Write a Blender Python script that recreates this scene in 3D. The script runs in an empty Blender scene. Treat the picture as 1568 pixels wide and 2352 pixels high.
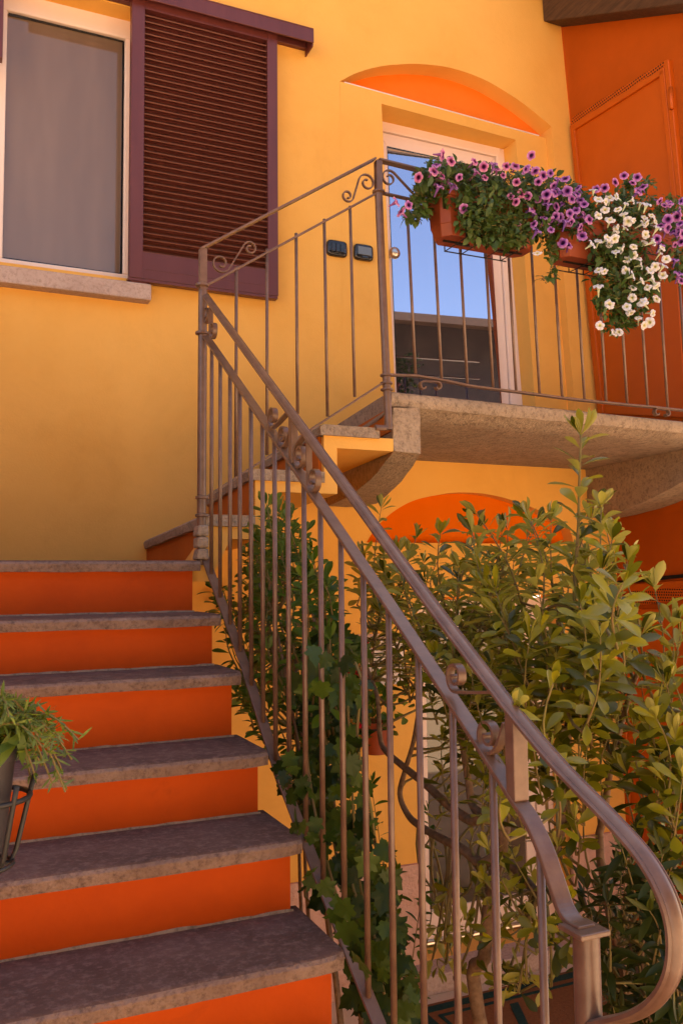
import bpy, bmesh, math, random
from mathutils import Vector, Matrix, noise
import numpy as np
random.seed(7)
sc = bpy.context.scene
# ------------------------------------------------------------------ camera, sky, sun, exposure
F = 1992.9                                     # focal length in photo units (photo taken as 1568 x 2352)
RM = Matrix(((0.91281328, -0.40825915, -0.00981786), (0.02306895, 0.07555206, -0.99687497), (0.40772509, 0.90973422, 0.07838303)))
cam = bpy.data.cameras.new('camera'); co = bpy.data.objects.new('camera', cam); sc.collection.objects.link(co); sc.camera = co
r, d, fw = RM[0], RM[1], RM[2]
co.matrix_world = Matrix(((r[0], -d[0], -fw[0], 0), (r[1], -d[1], -fw[1], 0), (r[2], -d[2], -fw[2], 0), (0, 0, 0, 1)))
cam.sensor_fit = 'HORIZONTAL'; cam.sensor_width = 36; cam.lens = F / 1568 * 36; cam.clip_start = .05; cam.clip_end = 600
w = bpy.data.worlds.new('World'); sc.world = w; w.use_nodes = True
nt = w.node_tree; bg = nt.nodes['Background']; sky = nt.nodes.new('ShaderNodeTexSky')
sky.sky_type = 'NISHITA'; sky.sun_disc = False
SUN_EL, SUN_AZ = math.radians(60), math.radians(22)      # azimuth from +Y (behind the house) towards +X
sky.sun_elevation = SUN_EL; sky.sun_rotation = SUN_AZ
sky.altitude = 300; sky.air_density = 1.0; sky.dust_density = 1.0; sky.ozone_density = 1.5
nt.links.new(sky.outputs[0], bg.inputs[0]); bg.inputs[1].default_value = .12
sl = bpy.data.lights.new('sun', 'SUN'); sl.energy = 5.0; sl.angle = math.radians(.5); sl.color = (1, .93, .82)
so = bpy.data.objects.new('sun', sl); sc.collection.objects.link(so)
sd = Vector((math.sin(SUN_AZ) * math.cos(SUN_EL), math.cos(SUN_AZ) * math.cos(SUN_EL), math.sin(SUN_EL)))
so.rotation_euler = sd.to_track_quat('Z', 'Y').to_euler(); so.location = (0, 0, 12)
sc.view_settings.view_transform = 'Standard'; sc.view_settings.look = 'None'; sc.view_settings.gamma = 1; sc.view_settings.exposure = 1.9; sc.view_settings.use_white_balance = True; sc.view_settings.white_balance_temperature = 8200; sc.view_settings.white_balance_tint = 18
sc.cycles.max_bounces = 10; sc.cycles.diffuse_bounces = 6

# ------------------------------------------------------------------ helpers
GZ = -2.15                                     # courtyard level (camera at 0)
WY = 4.25                                      # face of the yellow wall
def ray(x, y):
    v = Vector((x - 784, y - 1176, F)); return Vector((RM[0][i] * v[0] + RM[1][i] * v[1] + RM[2][i] * v[2] for i in range(3)))
def at(x, y, ax, val):
    q = ray(x, y); return q * (val / q['xyz'.index(ax)])
def onplane(x, y, p, n):
    q = ray(x, y); return q * (Vector(p).dot(Vector(n)) / q.dot(Vector(n)))
class MB:
    def __init__(s): s.v = []; s.f = []; s.m = []; s.col = None
    def quad(s, a, b, c, d2, m=0): i = len(s.v); s.v += [tuple(a), tuple(b), tuple(c), tuple(d2)]; s.f.append((i, i + 1, i + 2, i + 3)); s.m.append(m)
    def add(s, vs, fs, m=0):
        i = len(s.v); s.v += [tuple(q) for q in vs]
        for q in fs: s.f.append(tuple(i + k for k in q)); s.m.append(m)
    def box(s, a, b, bev=0):
        x0, y0, z0 = (min(a[i], b[i]) for i in range(3)); x1, y1, z1 = (max(a[i], b[i]) for i in range(3))
        s.hexa([(x0, y0, z0), (x1, y0, z0), (x1, y1, z0), (x0, y1, z0), (x0, y0, z1), (x1, y0, z1), (x1, y1, z1), (x0, y1, z1)])
    def hexa(s, p): s.add(p, [(3, 2, 1, 0), (4, 5, 6, 7), (0, 1, 5, 4), (1, 2, 6, 5), (2, 3, 7, 6), (3, 0, 4, 7)])
    def prism(s, pts, vec):                    # polygon pushed along a vector
        n = len(pts); vec = Vector(vec); p = [Vector(q) for q in pts]
        s.add(p + [q + vec for q in p], [tuple(range(n))[::-1], tuple(range(n, 2 * n))] + [(i, (i + 1) % n, n + (i + 1) % n, n + i) for i in range(n)])
    def sweep(s, path, prof, up, closed=True, cap=True, scale=None):   # prof: 2D pts (side, up)
        path = [Vector(q) for q in path]; n = len(path); k = len(prof); up = Vector(up); vs = []
        for i, q in enumerate(path):
            t = (path[min(i + 1, n - 1)] - path[max(i - 1, 0)]).normalized()
            sd_ = t.cross(up)
            if sd_.length < 1e-4: sd_ = t.cross(Vector((.3, .9, .1)))
            sd_.normalize(); u = sd_.cross(t); g = 1 if scale is None else scale[i]
            vs += [q + sd_ * (a * g) + u * (b * g) for a, b in prof]
        fs = [(i * k + j, i * k + (j + 1) % k, (i + 1) * k + (j + 1) % k, (i + 1) * k + j) for i in range(n - 1) for j in range(k)]
        if cap: fs += [tuple(range(k))[::-1], tuple((n - 1) * k + j for j in range(k))]
        s.add(vs, fs)
    def tube(s, path, rad, k=8, up=None):
        rs = rad if isinstance(rad, (list, tuple)) else None
        prof = [(math.cos(a) * (1 if rs else rad), math.sin(a) * (1 if rs else rad)) for a in (2 * math.pi * j / k for j in range(k))]
        p = [Vector(q) for q in path]; dd = p[-1] - p[0]
        if up is None: up = (1, 0, .13) if abs(dd.x) < .7 * dd.length else (0, 1, .13)
        s.sweep(path, prof, up, scale=rs)
    def build(s, name, m, parent=None, smooth=None, inv=None):
        me = bpy.data.meshes.new(name); me.from_pydata(s.v, [], s.f)
        for q in (m if isinstance(m, (list, tuple)) else [m]): me.materials.append(q)
        if any(s.m): me.polygons.foreach_set('material_index', s.m)
        bm = bmesh.new(); bm.from_mesh(me)
        if inv is None: bmesh.ops.recalc_face_normals(bm, faces=bm.faces)
        bm.to_mesh(me); bm.free()
        if s.col: 
            ca = me.color_attributes.new('col', 'FLOAT_COLOR', 'POINT')
            for i, c in enumerate(s.col): ca.data[i].color = (*c, 1)
        if smooth: 
            me.shade_smooth()
            if smooth is not True: me.set_sharp_from_angle(angle=math.radians(smooth))
        o = bpy.data.objects.new(name, me); link(o, parent); return o
def link(o, parent=None):
    sc.collection.objects.link(o)
    if parent:
        o.parent = parent
        if parent.type == 'EMPTY': o.matrix_parent_inverse = Matrix.Translation(-parent.location)
def bevel(o, wd=.003, seg=2):
    b = o.modifiers.new('b', 'BEVEL'); b.width = wd; b.segments = seg; b.limit_method = 'ANGLE'; b.angle_limit = math.radians(40); return o
def thing(name, label, cat, loc=(0, 0, 0), group=None):
    o = bpy.data.objects.new(name, None); o.empty_display_size = .1; sc.collection.objects.link(o); o.location = loc
    tag(o, label, cat, group); return o
def tag(o, label, cat, group=None):
    o['label'] = label; o['category'] = cat
    if group: o['group'] = group
    return o
def struct(o): o['kind'] = 'structure'; return o
def bar(mb, a, b, wd, th, up=(0, 0, 1)): mb.sweep([a, b], [(-wd / 2, -th / 2), (wd / 2, -th / 2), (wd / 2, th / 2), (-wd / 2, th / 2)], up)

# ------------------------------------------------------------------ materials
def mat(name, col, rough=.8, col2=None, nscale=6, bump=0, bscale=80, spec=.3, metal=0, detail=6, stretch=None, ramp=(.35, .65), bdist=.004):
    m = bpy.data.materials.new(name); m.use_nodes = True; t = m.node_tree; p = t.nodes['Principled BSDF']
    p.inputs['Base Color'].default_value = (*col, 1); p.inputs['Roughness'].default_value = rough
    p.inputs['Specular IOR Level'].default_value = spec; p.inputs['Metallic'].default_value = metal
    tc = t.nodes.new('ShaderNodeTexCoord'); src = tc.outputs['Object']
    if stretch:
        mp = t.nodes.new('ShaderNodeMapping'); mp.inputs['Scale'].default_value = stretch; t.links.new(src, mp.inputs[0]); src = mp.outputs[0]
    if col2:
        n = t.nodes.new('ShaderNodeTexNoise'); n.inputs['Scale'].default_value = nscale; n.inputs['Detail'].default_value = detail; n.inputs['Roughness'].default_value = .65
        t.links.new(src, n.inputs['Vector'])
        cr = t.nodes.new('ShaderNodeValToRGB'); cr.color_ramp.elements[0].position = ramp[0]; cr.color_ramp.elements[1].position = ramp[1]
        cr.color_ramp.elements[0].color = (*col, 1); cr.color_ramp.elements[1].color = (*col2, 1)
        t.links.new(n.outputs['Fac'], cr.inputs[0]); t.links.new(cr.outputs[0], p.inputs['Base Color'])
    if bump:
        n2 = t.nodes.new('ShaderNodeTexNoise'); n2.inputs['Scale'].default_value = bscale; n2.inputs['Detail'].default_value = 5
        t.links.new(src, n2.inputs['Vector'])
        b = t.nodes.new('ShaderNodeBump'); b.inputs['Strength'].default_value = bump; b.inputs['Distance'].default_value = bdist
        t.links.new(n2.outputs['Fac'], b.inputs['Height']); t.links.new(b.outputs[0], p.inputs['Normal'])
    return m
def stone(name, a, b, c, scale=45, bump=.6, rough=.85):
    m = mat(name, a, rough, b, 7, bump, 90, .25, ramp=(.3, .7), bdist=.008); t = m.node_tree; p = t.nodes['Principled BSDF']
    base = p.inputs['Base Color'].links[0].from_socket; tc = t.nodes['Texture Coordinate']
    n = t.nodes.new('ShaderNodeTexNoise'); n.inputs['Scale'].default_value = scale; n.inputs['Detail'].default_value = 8; n.inputs['Roughness'].default_value = .75
    t.links.new(tc.outputs['Object'], n.inputs['Vector'])
    r_ = t.nodes.new('ShaderNodeMapRange'); r_.inputs[1].default_value = .48; r_.inputs[2].default_value = .7; t.links.new(n.outputs['Fac'], r_.inputs[0])
    mx = t.nodes.new('ShaderNodeMix'); mx.data_type = 'RGBA'; t.links.new(r_.outputs[0], mx.inputs['Factor']); t.links.new(base, mx.inputs['A']); mx.inputs['B'].default_value = (*c, 1)
    t.links.new(mx.outputs['Result'], p.inputs['Base Color']); return m
def leafmat(name, top, top2, under, rough=.35, trans=.25, spec=.5):
    m = bpy.data.materials.new(name); m.use_nodes = True; t = m.node_tree; p = t.nodes['Principled BSDF']; out = t.nodes['Material Output']
    g = t.nodes.new('ShaderNodeNewGeometry')
    cr = t.nodes.new('ShaderNodeValToRGB'); cr.color_ramp.elements[0].color = (*top, 1); cr.color_ramp.elements[1].color = (*top2, 1)
    cr.color_ramp.elements[0].position = .15; cr.color_ramp.elements[1].position = .95
    t.links.new(g.outputs['Random Per Island'], cr.inputs[0])
    mx = t.nodes.new('ShaderNodeMix'); mx.data_type = 'RGBA'; t.links.new(g.outputs['Backfacing'], mx.inputs['Factor']); t.links.new(cr.outputs[0], mx.inputs['A']); mx.inputs['B'].default_value = (*under, 1)
    t.links.new(mx.outputs['Result'], p.inputs['Base Color']); p.inputs['Roughness'].default_value = rough; p.inputs['Specular IOR Level'].default_value = spec
    tr = t.nodes.new('ShaderNodeBsdfTranslucent'); t.links.new(mx.outputs['Result'], tr.inputs[0])
    ms = t.nodes.new('ShaderNodeMixShader'); ms.inputs[0].default_value = trans
    t.links.new(p.outputs[0], ms.inputs[1]); t.links.new(tr.outputs[0], ms.inputs[2]); t.links.new(ms.outputs[0], out.inputs[0]); return m
def petalmat(name):
    m = mat(name, (1, 1, 1), .6, spec=.2); t = m.node_tree; p = t.nodes['Principled BSDF']
    a = t.nodes.new('ShaderNodeVertexColor'); a.layer_name = 'col'; t.links.new(a.outputs[0], p.inputs['Base Color'])
    tr = t.nodes.new('ShaderNodeBsdfTranslucent'); t.links.new(a.outputs[0], tr.inputs[0]); ms = t.nodes.new('ShaderNodeMixShader'); ms.inputs[0].default_value = .3
    t.links.new(p.outputs[0], ms.inputs[1]); t.links.new(tr.outputs[0], ms.inputs[2]); t.links.new(ms.outputs[0], t.nodes['Material Output'].inputs[0]); return m
def glassmat(name, body, gloss, tint=(1, 1, 1), rough=.01, body2=None, nscale=2, stretch=None):
    m = mat(name, body, .6, body2, nscale, stretch=stretch, detail=2); t = m.node_tree; p = t.nodes['Principled BSDF']; p.inputs['Specular IOR Level'].default_value = 0
    g = t.nodes.new('ShaderNodeBsdfGlossy'); g.inputs['Color'].default_value = (*tint, 1); g.inputs['Roughness'].default_value = rough
    ms = t.nodes.new('ShaderNodeMixShader'); ms.inputs[0].default_value = gloss
    t.links.new(p.outputs[0], ms.inputs[1]); t.links.new(g.outputs[0], ms.inputs[2]); t.links.new(ms.outputs[0], t.nodes['Material Output'].inputs[0]); return m
def weather(m, amt, sc_, thr, tsc, tdist):     # blotchy wear plus broad trowel marks
    t = m.node_tree; p = t.nodes['Principled BSDF']; tc = t.nodes['Texture Coordinate']
    base = p.inputs['Base Color'].links[0].from_socket
    n = t.nodes.new('ShaderNodeTexNoise'); n.inputs['Scale'].default_value = sc_; n.inputs['Detail'].default_value = 9; n.inputs['Roughness'].default_value = .72; n.inputs['Distortion'].default_value = .6
    t.links.new(tc.outputs['Object'], n.inputs['Vector'])
    r_ = t.nodes.new('ShaderNodeMapRange'); r_.inputs[1].default_value = thr; r_.inputs[2].default_value = thr + .22; r_.inputs[3].default_value = 0; r_.inputs[4].default_value = amt; t.links.new(n.outputs['Fac'], r_.inputs[0])
    mx = t.nodes.new('ShaderNodeMix'); mx.data_type = 'RGBA'; mx.blend_type = 'MULTIPLY'; t.links.new(r_.outputs[0], mx.inputs['Factor']); t.links.new(base, mx.inputs['A']); mx.inputs['B'].default_value = (.45, .38, .35, 1)
    t.links.new(mx.outputs['Result'], p.inputs['Base Color'])
    n2 = t.nodes.new('ShaderNodeTexNoise'); n2.inputs['Scale'].default_value = tsc; n2.inputs['Detail'].default_value = 4; t.links.new(tc.outputs['Object'], n2.inputs['Vector'])
    b = t.nodes.new('ShaderNodeBump'); b.inputs['Strength'].default_value = .6; b.inputs['Distance'].default_value = tdist; t.links.new(n2.outputs['Fac'], b.inputs['Height'])
    old = p.inputs['Normal'].links[0].from_node; t.links.new(b.outputs[0], old.inputs['Normal']); return m
M = dict(
    yellow=weather(mat('yellow stucco', (.76, .385, .092), .9, (.81, .43, .112), 1.6, .3, 120, .15, bdist=.003), .12, 2.5, .5, 7, .006),
    ochre=mat('ochre lunette plaster', (.76, .17, .022), .9, (.8, .2, .03), 3, .2, 110, .15, bdist=.003),
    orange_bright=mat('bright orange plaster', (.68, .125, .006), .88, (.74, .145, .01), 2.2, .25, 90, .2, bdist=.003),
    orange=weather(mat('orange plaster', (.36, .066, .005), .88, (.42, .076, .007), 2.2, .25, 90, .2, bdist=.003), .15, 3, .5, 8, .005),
    riser=weather(mat('orange riser paint', (.50, .060, .0008), .7, (.60, .080, .002), 2.5, .3, 60, .3, bdist=.003), .5, 6, .58, 9, .006),
    riser_brown=mat('brown orange riser paint', (.42, .10, .012), .8, (.48, .12, .015), 3, .3, 60, .25),
    gate=mat('orange gate enamel', (.45, .075, .004), .5, (.50, .086, .006), 3, .06, 30, .4),
    tread=stone('tread stone', (.105, .054, .040), (.17, .094, .072), (.25, .152, .118), 46), tread_edge=stone('hammered tread edge', (.21, .13, .102), (.31, .205, .16), (.11, .066, .052), 55, 1),
    slab=stone('balcony stone', (.28, .205, .15), (.40, .30, .22), (.13, .09, .065), 38, 1),
    corbel=stone('corbel stone', (.29, .21, .15), (.42, .31, .22), (.14, .1, .07), 42, 1),
    sill=stone('sill stone', (.42, .3, .25), (.5, .37, .31), (.3, .2, .16), 60, .5),
    iron=mat('taupe iron paint', (.115, .056, .036), .36, (.17, .092, .06), 22, .3, 45, .6, bdist=.002),
    brown=mat('brown shutter enamel', (.10, .022, .02), .4, (.12, .028, .025), 12, .1, 60, .5, stretch=(1, 1, .15)),
    slat=mat('brown slat enamel', (.125, .030, .014), .45, spec=.5),
    frame=mat('window frame lacquer', (.78, .62, .55), .45, (.8, .65, .58), 4, spec=.4),
    dado=mat('pink rough plaster', (.55, .33, .26), .92, (.62, .38, .3), 8, 1, 28, .15, bdist=.02),
    wood=mat('dark rafter wood', (.055, .028, .015), .75, (.1, .05, .028), 10, .5, 40, .25, stretch=(6, .6, 6)),
    ground=mat('courtyard paving', (.58, .45, .31), .9, (.66, .52, .37), 3, .5, 30, .2, bdist=.01),
    soil=mat('planting soil', (.035, .02, .013), .95, (.07, .04, .025), 20, .8, 60, .1, bdist=.01),
    terracotta=mat('terracotta plastic', (.22, .037, .010), .5, (.27, .048, .014), 6, .1, 50, .4),
    black=mat('black gloss plastic', (.012, .012, .014), .15, spec=.6),
    blackiron=mat('black wire', (.02, .018, .017), .5, spec=.4),
    screen=mat('screen', (.12, .14, .16), .15, spec=.6),
    steel=mat('satin steel', (.6, .56, .5), .28, metal=1, spec=.5),
    white=mat('white enamel', (.72, .62, .58), .5, spec=.4),
    potgrey=mat('dark plastic pot', (.03, .022, .024), .5, (.04, .03, .03), 8, spec=.4),
    bark=mat('branch bark', (.15, .085, .05), .85, (.26, .16, .10), 40, .7, 120, .2),
    stem=mat('green stem', (.16, .14, .04), .7, (.2, .12, .05), 20, spec=.3),
    mat_brown=mat('brown coir', (.17, .065, .025), 1, (.23, .09, .035), 60, .8, 300, .1),
    mat_green=mat('green coir', (.012, .035, .028), 1, (.02, .05, .04), 60, .8, 300, .1),
    roof=mat('roof tiles', (.18, .12, .09), .85, (.26, .18, .13), 8, .5, 20, .2),
    bounce_render=mat('pale bounce render', (.62, .47, .32), .9, (.68, .52, .36), 2, .2, 60, .2),
    plaster=mat('brown render', (.055, .04, .035), .9, (.08, .055, .045), 2, .2, 60, .2),
    void=mat('dark opening', (.01, .006, .004), .9),
    door_glass=glassmat('door glass', (.022, .018, .02), .58, (.64, .74, 1.0)),
    win_glass=glassmat('curtained window glass', (.175, .11, .075), .06, rough=.05, body2=(.205, .13, .088), nscale=3, stretch=(2.2, 1, .5)),
    low_glass=glassmat('lower door glass', (.085, .068, .05), .07, rough=.03, body2=(.115, .092, .07), stretch=(.4, 1, 4)),
    leaf_shrub=leafmat('shrub leaf', (.06, .07, .004), (.35, .315, .02), (.34, .31, .06), .3, .38, .45),
    leaf_choisya=leafmat('choisya leaf', (.035, .085, .005), (.11, .19, .015), (.13, .2, .04), .4, .35, .3),
    leaf_ivy=leafmat('lobed leaf', (.014, .034, .004), (.065, .11, .012), (.06, .11, .02), .42, .3, .3),
    leaf_dark=leafmat('dark leaf', (.022, .035, .005), (.065, .075, .010), (.06, .07, .02), .4, .2, .25),
    leaf_petunia=leafmat('petunia leaf', (.035, .075, .012), (.09, .15, .025), (.09, .14, .04), .5, .3),
    leaf_fern=leafmat('needle leaf', (.08, .13, .010), (.17, .23, .025), (.12, .17, .04), .5, .3),
    petal=petalmat('petal'),
)
# perforated steel: dark holes in a hexagonal array
def perforated(name, base, axis):
    m = mat(name, base, .5); t = m.node_tree; p = t.nodes['Principled BSDF']; tc = t.nodes['Texture Coordinate']
    mp = t.nodes.new('ShaderNodeMapping'); mp.inputs['Rotation'].default_value = (0, 0, 0); t.links.new(tc.outputs['UV'], mp.inputs[0])
    sx = t.nodes.new('ShaderNodeSeparateXYZ'); t.links.new(mp.outputs[0], sx.inputs[0])
    def mth(op, a, b=None):
        n = t.nodes.new('ShaderNodeMath'); n.operation = op
        for i, q in enumerate((a, b)):
            if q is None: continue
            if isinstance(q, (int, float)): n.inputs[i].default_value = q
            else: t.links.new(q, n.inputs[i])
        return n.outputs[0]
    U, V = sx.outputs[0], sx.outputs[1]
    row = mth('FLOOR', mth('DIVIDE', V, .016)); odd = mth('MULTIPLY', mth('MODULO', mth('ABSOLUTE', row), 2), .5)
    fu = mth('SUBTRACT', mth('FRACT', mth('ADD', mth('DIVIDE', U, .018), odd)), .5); fv = mth('SUBTRACT', mth('FRACT', mth('DIVIDE', V, .016)), .5)
    dist = mth('ADD', mth('MULTIPLY', fu, fu), mth('MULTIPLY', fv, fv)); hole = mth('LESS_THAN', dist, .11)
    mx = t.nodes.new('ShaderNodeMix'); mx.data_type = 'RGBA'; t.links.new(hole, mx.inputs['Factor']); mx.inputs['A'].default_value = (*base, 1); mx.inputs['B'].default_value = (.008, .004, .003, 1)
    t.links.new(mx.outputs['Result'], p.inputs['Base Color']); return m
M['perf'] = perforated('perforated orange steel', (.5, .085, .008), 'x')

# ------------------------------------------------------------------ ground and street
g = MB(); g.quad((-250, -250, GZ), (250, -250, GZ), (250, 250, GZ), (-250, 250, GZ)); struct(g.build('ground', M['ground']))
g = MB()
bed = [(.85, .6), (2.7, .6), (2.7, 2.9), (1.6, 3.2), (.85, 3.3)]
g.prism([(a, b, GZ + .004) for a, b in bed], (0, 0, .05)); struct(g.build('planting_bed', M['soil']))

# ------------------------------------------------------------------ yellow house
house = thing('yellow_house', 'yellow stuccoed house with arched door niches and a brown louvred shutter', 'house', (2, WY, GZ))
def W(x, y, Y=WY): q = at(x, y, 'y', Y); return (q.x, q.z)
def XC(z):                                     # slightly battered right-hand corner of the yellow wall
    pts = [(-2.2, 3.835), (-1.545, 3.815), (.37, 3.772), (.72, 3.70), (1.05, 3.676), (3.7, 3.465), (4.6, 3.40)]
    for (a, b), (c, e) in zip(pts, pts[1:]):
        if z <= c: return b + (e - b) * (z - a) / (c - a)
    return 3.4
ZTOP = 4.6
outline = [(-4.0, GZ), (XC(GZ), GZ), (XC(.37), .37), (XC(.72), .72), (XC(1.05), 1.05), (XC(3.7), 3.7), (XC(ZTOP), ZTOP), (-4.0, ZTOP)]
# window opening
wtl, wtr = W(14, -2), W(307, 58); wbr = W(300, 640); wbl = W(-16, 606)
win_hole = [(-.02, wbr[1] - .0), (wtr[0] + .05, wbr[1]), (wtr[0] + .05, wtr[1] + .09), (-.02, wtr[1] + .09)]
# arch recess round the upper door
arch_px = [(1266, 290), (1230, 259), (1180, 222), (1110, 181), (1035, 155), (965, 146), (915, 147), (870, 152), (820, 166), (780, 186)]
def cr2(p, n=5):
    out = []
    for i in range(len(p) - 1):
        a_, b_, c_, d_ = p[max(i - 1, 0)], p[i], p[i + 1], p[min(i + 2, len(p) - 1)]
        for k in range(n):
            t = k / n; out.append(tuple(.5 * (2 * b_[m] + (c_[m] - a_[m]) * t + (2 * a_[m] - 5 * b_[m] + 4 * c_[m] - d_[m]) * t * t + (3 * b_[m] - a_[m] - 3 * c_[m] + d_[m]) * t ** 3) for m in (0, 1)))
    return out + [p[-1]]
arch = cr2([W(*q) for q in arch_px])
rec = [W(1325, 934)] + arch + [(arch[-1][0], W(1325, 934)[1])]
rec[0] = (rec[0][0], .72); rec[-1] = (rec[-1][0], .72)
# lower door niche
larch_px = [(1308, 1216), (1268, 1189), (1229, 1169), (1170, 1147), (1111, 1134), (1052, 1131), (993, 1139), (944, 1152), (898, 1179), (860, 1215)]
larch = cr2([W(*q) for q in larch_px])
lbase = W(1280, 1250)[1]
lrec = [(larch[0][0] + .03, lbase)] + larch + [(larch[-1][0] - .05, lbase)]
ldoor = [(2.36, -2.05), (3.36, -2.05), (3.36, -.10), (2.36, -.10)]
def wall_face(outline, holes, Y, m, name, parent):
    bm = bmesh.new(); es = []
    for loop in [outline] + holes:
        vs = [bm.verts.new((a, Y, b)) for a, b in loop]
        es += [bm.edges.new((vs[i], vs[(i + 1) % len(vs)])) for i in range(len(vs))]
    bmesh.ops.triangle_fill(bm, edges=es, use_beauty=True, use_dissolve=False)
    for f in bm.faces:
        if f.normal.y > 0: f.normal_flip()
    return bm
def reveal(bm, loop, Y0, Y1, skip=()):
    n = len(loop)
    for i in range(n):
        if i in skip: continue
        a, b = loop[i], loop[(i + 1) % n]
        bm.faces.new([bm.verts.new(q) for q in ((a[0], Y0, a[1]), (b[0], Y0, b[1]), (b[0], Y1, b[1]), (a[0], Y1, a[1]))])
bm = wall_face(outline, [win_hole, rec, lrec, ldoor], WY, None, '', None)
reveal(bm, win_hole, WY, WY + .17); reveal(bm, ldoor, WY, WY + .22)
# upper recess: arch soffit to lunette depth; sides to panel depth
PD, LD = .045, .12
reveal(bm, rec, WY, WY + LD)
reveal(bm, lrec, WY, WY + .09)
# recessed panel round the door (below the lunette) with the door opening
base_l, base_r = W(780, 186, WY), W(1256, 303, WY)
dz_l, dz_r = base_l[1], base_r[1]
zb = (dz_l + dz_r) / 2
D0 = [W(870, 244, WY + PD), W(1185.6, 319, WY + PD)]; D1 = W(1236, 924, WY + PD); D2 = W(905, 894, WY + PD)
dz_top = (D0[0][1] + D0[1][1]) / 2
door_hole = [(D2[0] + .0, .765), (D1[0], .765), (D0[1][0], dz_top), (D0[0][0], dz_top)]
rx = lambda z: rec[0][0] + (rec[1][0] - rec[0][0]) * (z - .72) / (rec[1][1] - .72)
panel = [(rec[-1][0] + .001, .73), (rx(.73) - .001, .73), (rx(zb) - .001, zb), (rec[-1][0] + .001, zb)]
b2 = wall_face(panel, [door_hole], WY + PD, None, '', None)
reveal(b2, door_hole, WY + PD, WY + PD + .19)
b2.faces.new([b2.verts.new(q) for q in ((panel[2][0], WY + PD, zb), (panel[3][0], WY + PD, zb), (panel[3][0], WY + LD, zb), (panel[2][0], WY + LD, zb))])
def addbm(name, bm_, m, parent):
    me = bpy.data.meshes.new(name); bm_.to_mesh(me); bm_.free(); me.materials.append(m); o = bpy.data.objects.new(name, me); link(o, parent); return o
PX0, PX1 = rec[-1][0], rec[1][0]
for v in b2.verts:
    if abs(v.co.y - WY - PD) < 1e-4: v.co.y = WY + .001 + .06 * max(0, (v.co.x - PX0)) / (PX1 - PX0)
wall = addbm('wall', bm, M['yellow'], house)
addbm('door_surround', b2, M['yellow'], house)
# body of the house behind the facade (shades the sun) and eave
g = MB(); g.box((-4, WY + .45, GZ), (3.3, 9.5, ZTOP)); g.quad((-4, WY, ZTOP), (3.4, WY, ZTOP), (3.4, WY + .45, ZTOP), (-4, WY + .45, ZTOP)); g.quad((-4, WY, GZ), (-4, WY + .45, GZ), (-4, WY + .45, ZTOP), (-4, WY, ZTOP)); g.build('rear_wall', M['yellow'], house)
g = MB(); g.hexa([(-4.3, 3.3, ZTOP + .01), (3.39, 3.3, ZTOP + .01), (3.39, 7.2, ZTOP + 1.3), (-4.3, 7.2, ZTOP + 1.3), (-4.3, 3.3, ZTOP + .16), (3.39, 3.3, ZTOP + .16), (3.39, 7.2, ZTOP + 1.46), (-4.3, 7.2, ZTOP + 1.46)]); g.build('roof', M['roof'], house)
# lunettes
lun = [(q[0], q[1]) for q in arch]
g = MB(); g.add([(a, WY + LD - .004, b) for a, b in arch] + [(rec[-1][0], WY + LD - .004, zb - .02), (rec[1][0], WY + LD - .004, zb - .02)], [tuple(range(len(arch) + 2))]); g.build('lunette', M['ochre'], house)
g = MB(); g.add([(a, WY + .086, b) for a, b in lrec], [tuple(range(len(lrec)))]); g.build('lunette', M['orange_bright'], house)
g = MB(); g.tube([(base_l[0] + .03, WY + .004, zb + .003), (base_r[0] - .02, WY + .058, zb + .003)], .0045, 6); g.build('drip_wire', M['white'], house)
# dado of rough pink plaster at the foot of the wall
g = MB(); ztd = -1.53
for a, b in ((-1, 2.36), (3.36, 3.80)): g.box((a, WY - .022, GZ), (b, WY + .01, ztd))
g.build('dado', M['dado'], house)
# window: frame, glass, sill
YF = WY + .13
def framebox(mb, tl, tr, br, bl, wid, Y, dep):   # frame around an inner glass quad (photo px), widths outward per side l,t,r,b
    pass
gt_l, gt_r = W(22, 27, YF), W(287, 93, YF); gb_l, gb_r = W(3, 597, YF), W(280, 629, YF)
xl, xr = gt_l[0] - .01, (gt_r[0] + gb_r[0]) / 2; zt, zbm = (gt_l[1] + gt_r[1]) / 2, (gb_l[1] + gb_r[1]) / 2
win = MB()
win.box((xl - .085, YF - .02, zt), (xr + .06, YF + .06, zt + .11))
win.box((xl - .085, YF - .02, zbm - .035), (xr + .06, YF + .06, zbm))
win.box((xl - .085, YF - .02, zbm), (xl, YF + .06, zt)); win.box((xr, YF - .02, zbm), (xr + .06, YF + .06, zt))
wo = bevel(win.build('window', M['frame'], house), .006)
g = MB(); g.box((xl, YF + .012, zbm), (xr, YF + .03, zt)); g.build('pane', M['win_glass'], wo)
g = MB(); g.sweep([(xl + .006, YF + .004, zt - .006), (xr - .006, YF + .004, zt - .006), (xr - .006, YF + .004, zbm + .006), (xl + .006, YF + .004, zbm + .006)], [(-.005, -.005), (.005, -.005), (.005, .005), (-.005, .005)], (0, 1, 0)); g.build('gasket', M['black'], wo)
s0, s1 = W(348, 652, WY - .07), W(345, 689, WY - .07)
g = MB(); g.box((-.6, WY - .07, s1[1]), (s0[0], WY + .13, s0[1] + .0)); bevel(g.build('sill', M['sill'], wo), .006)
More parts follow.
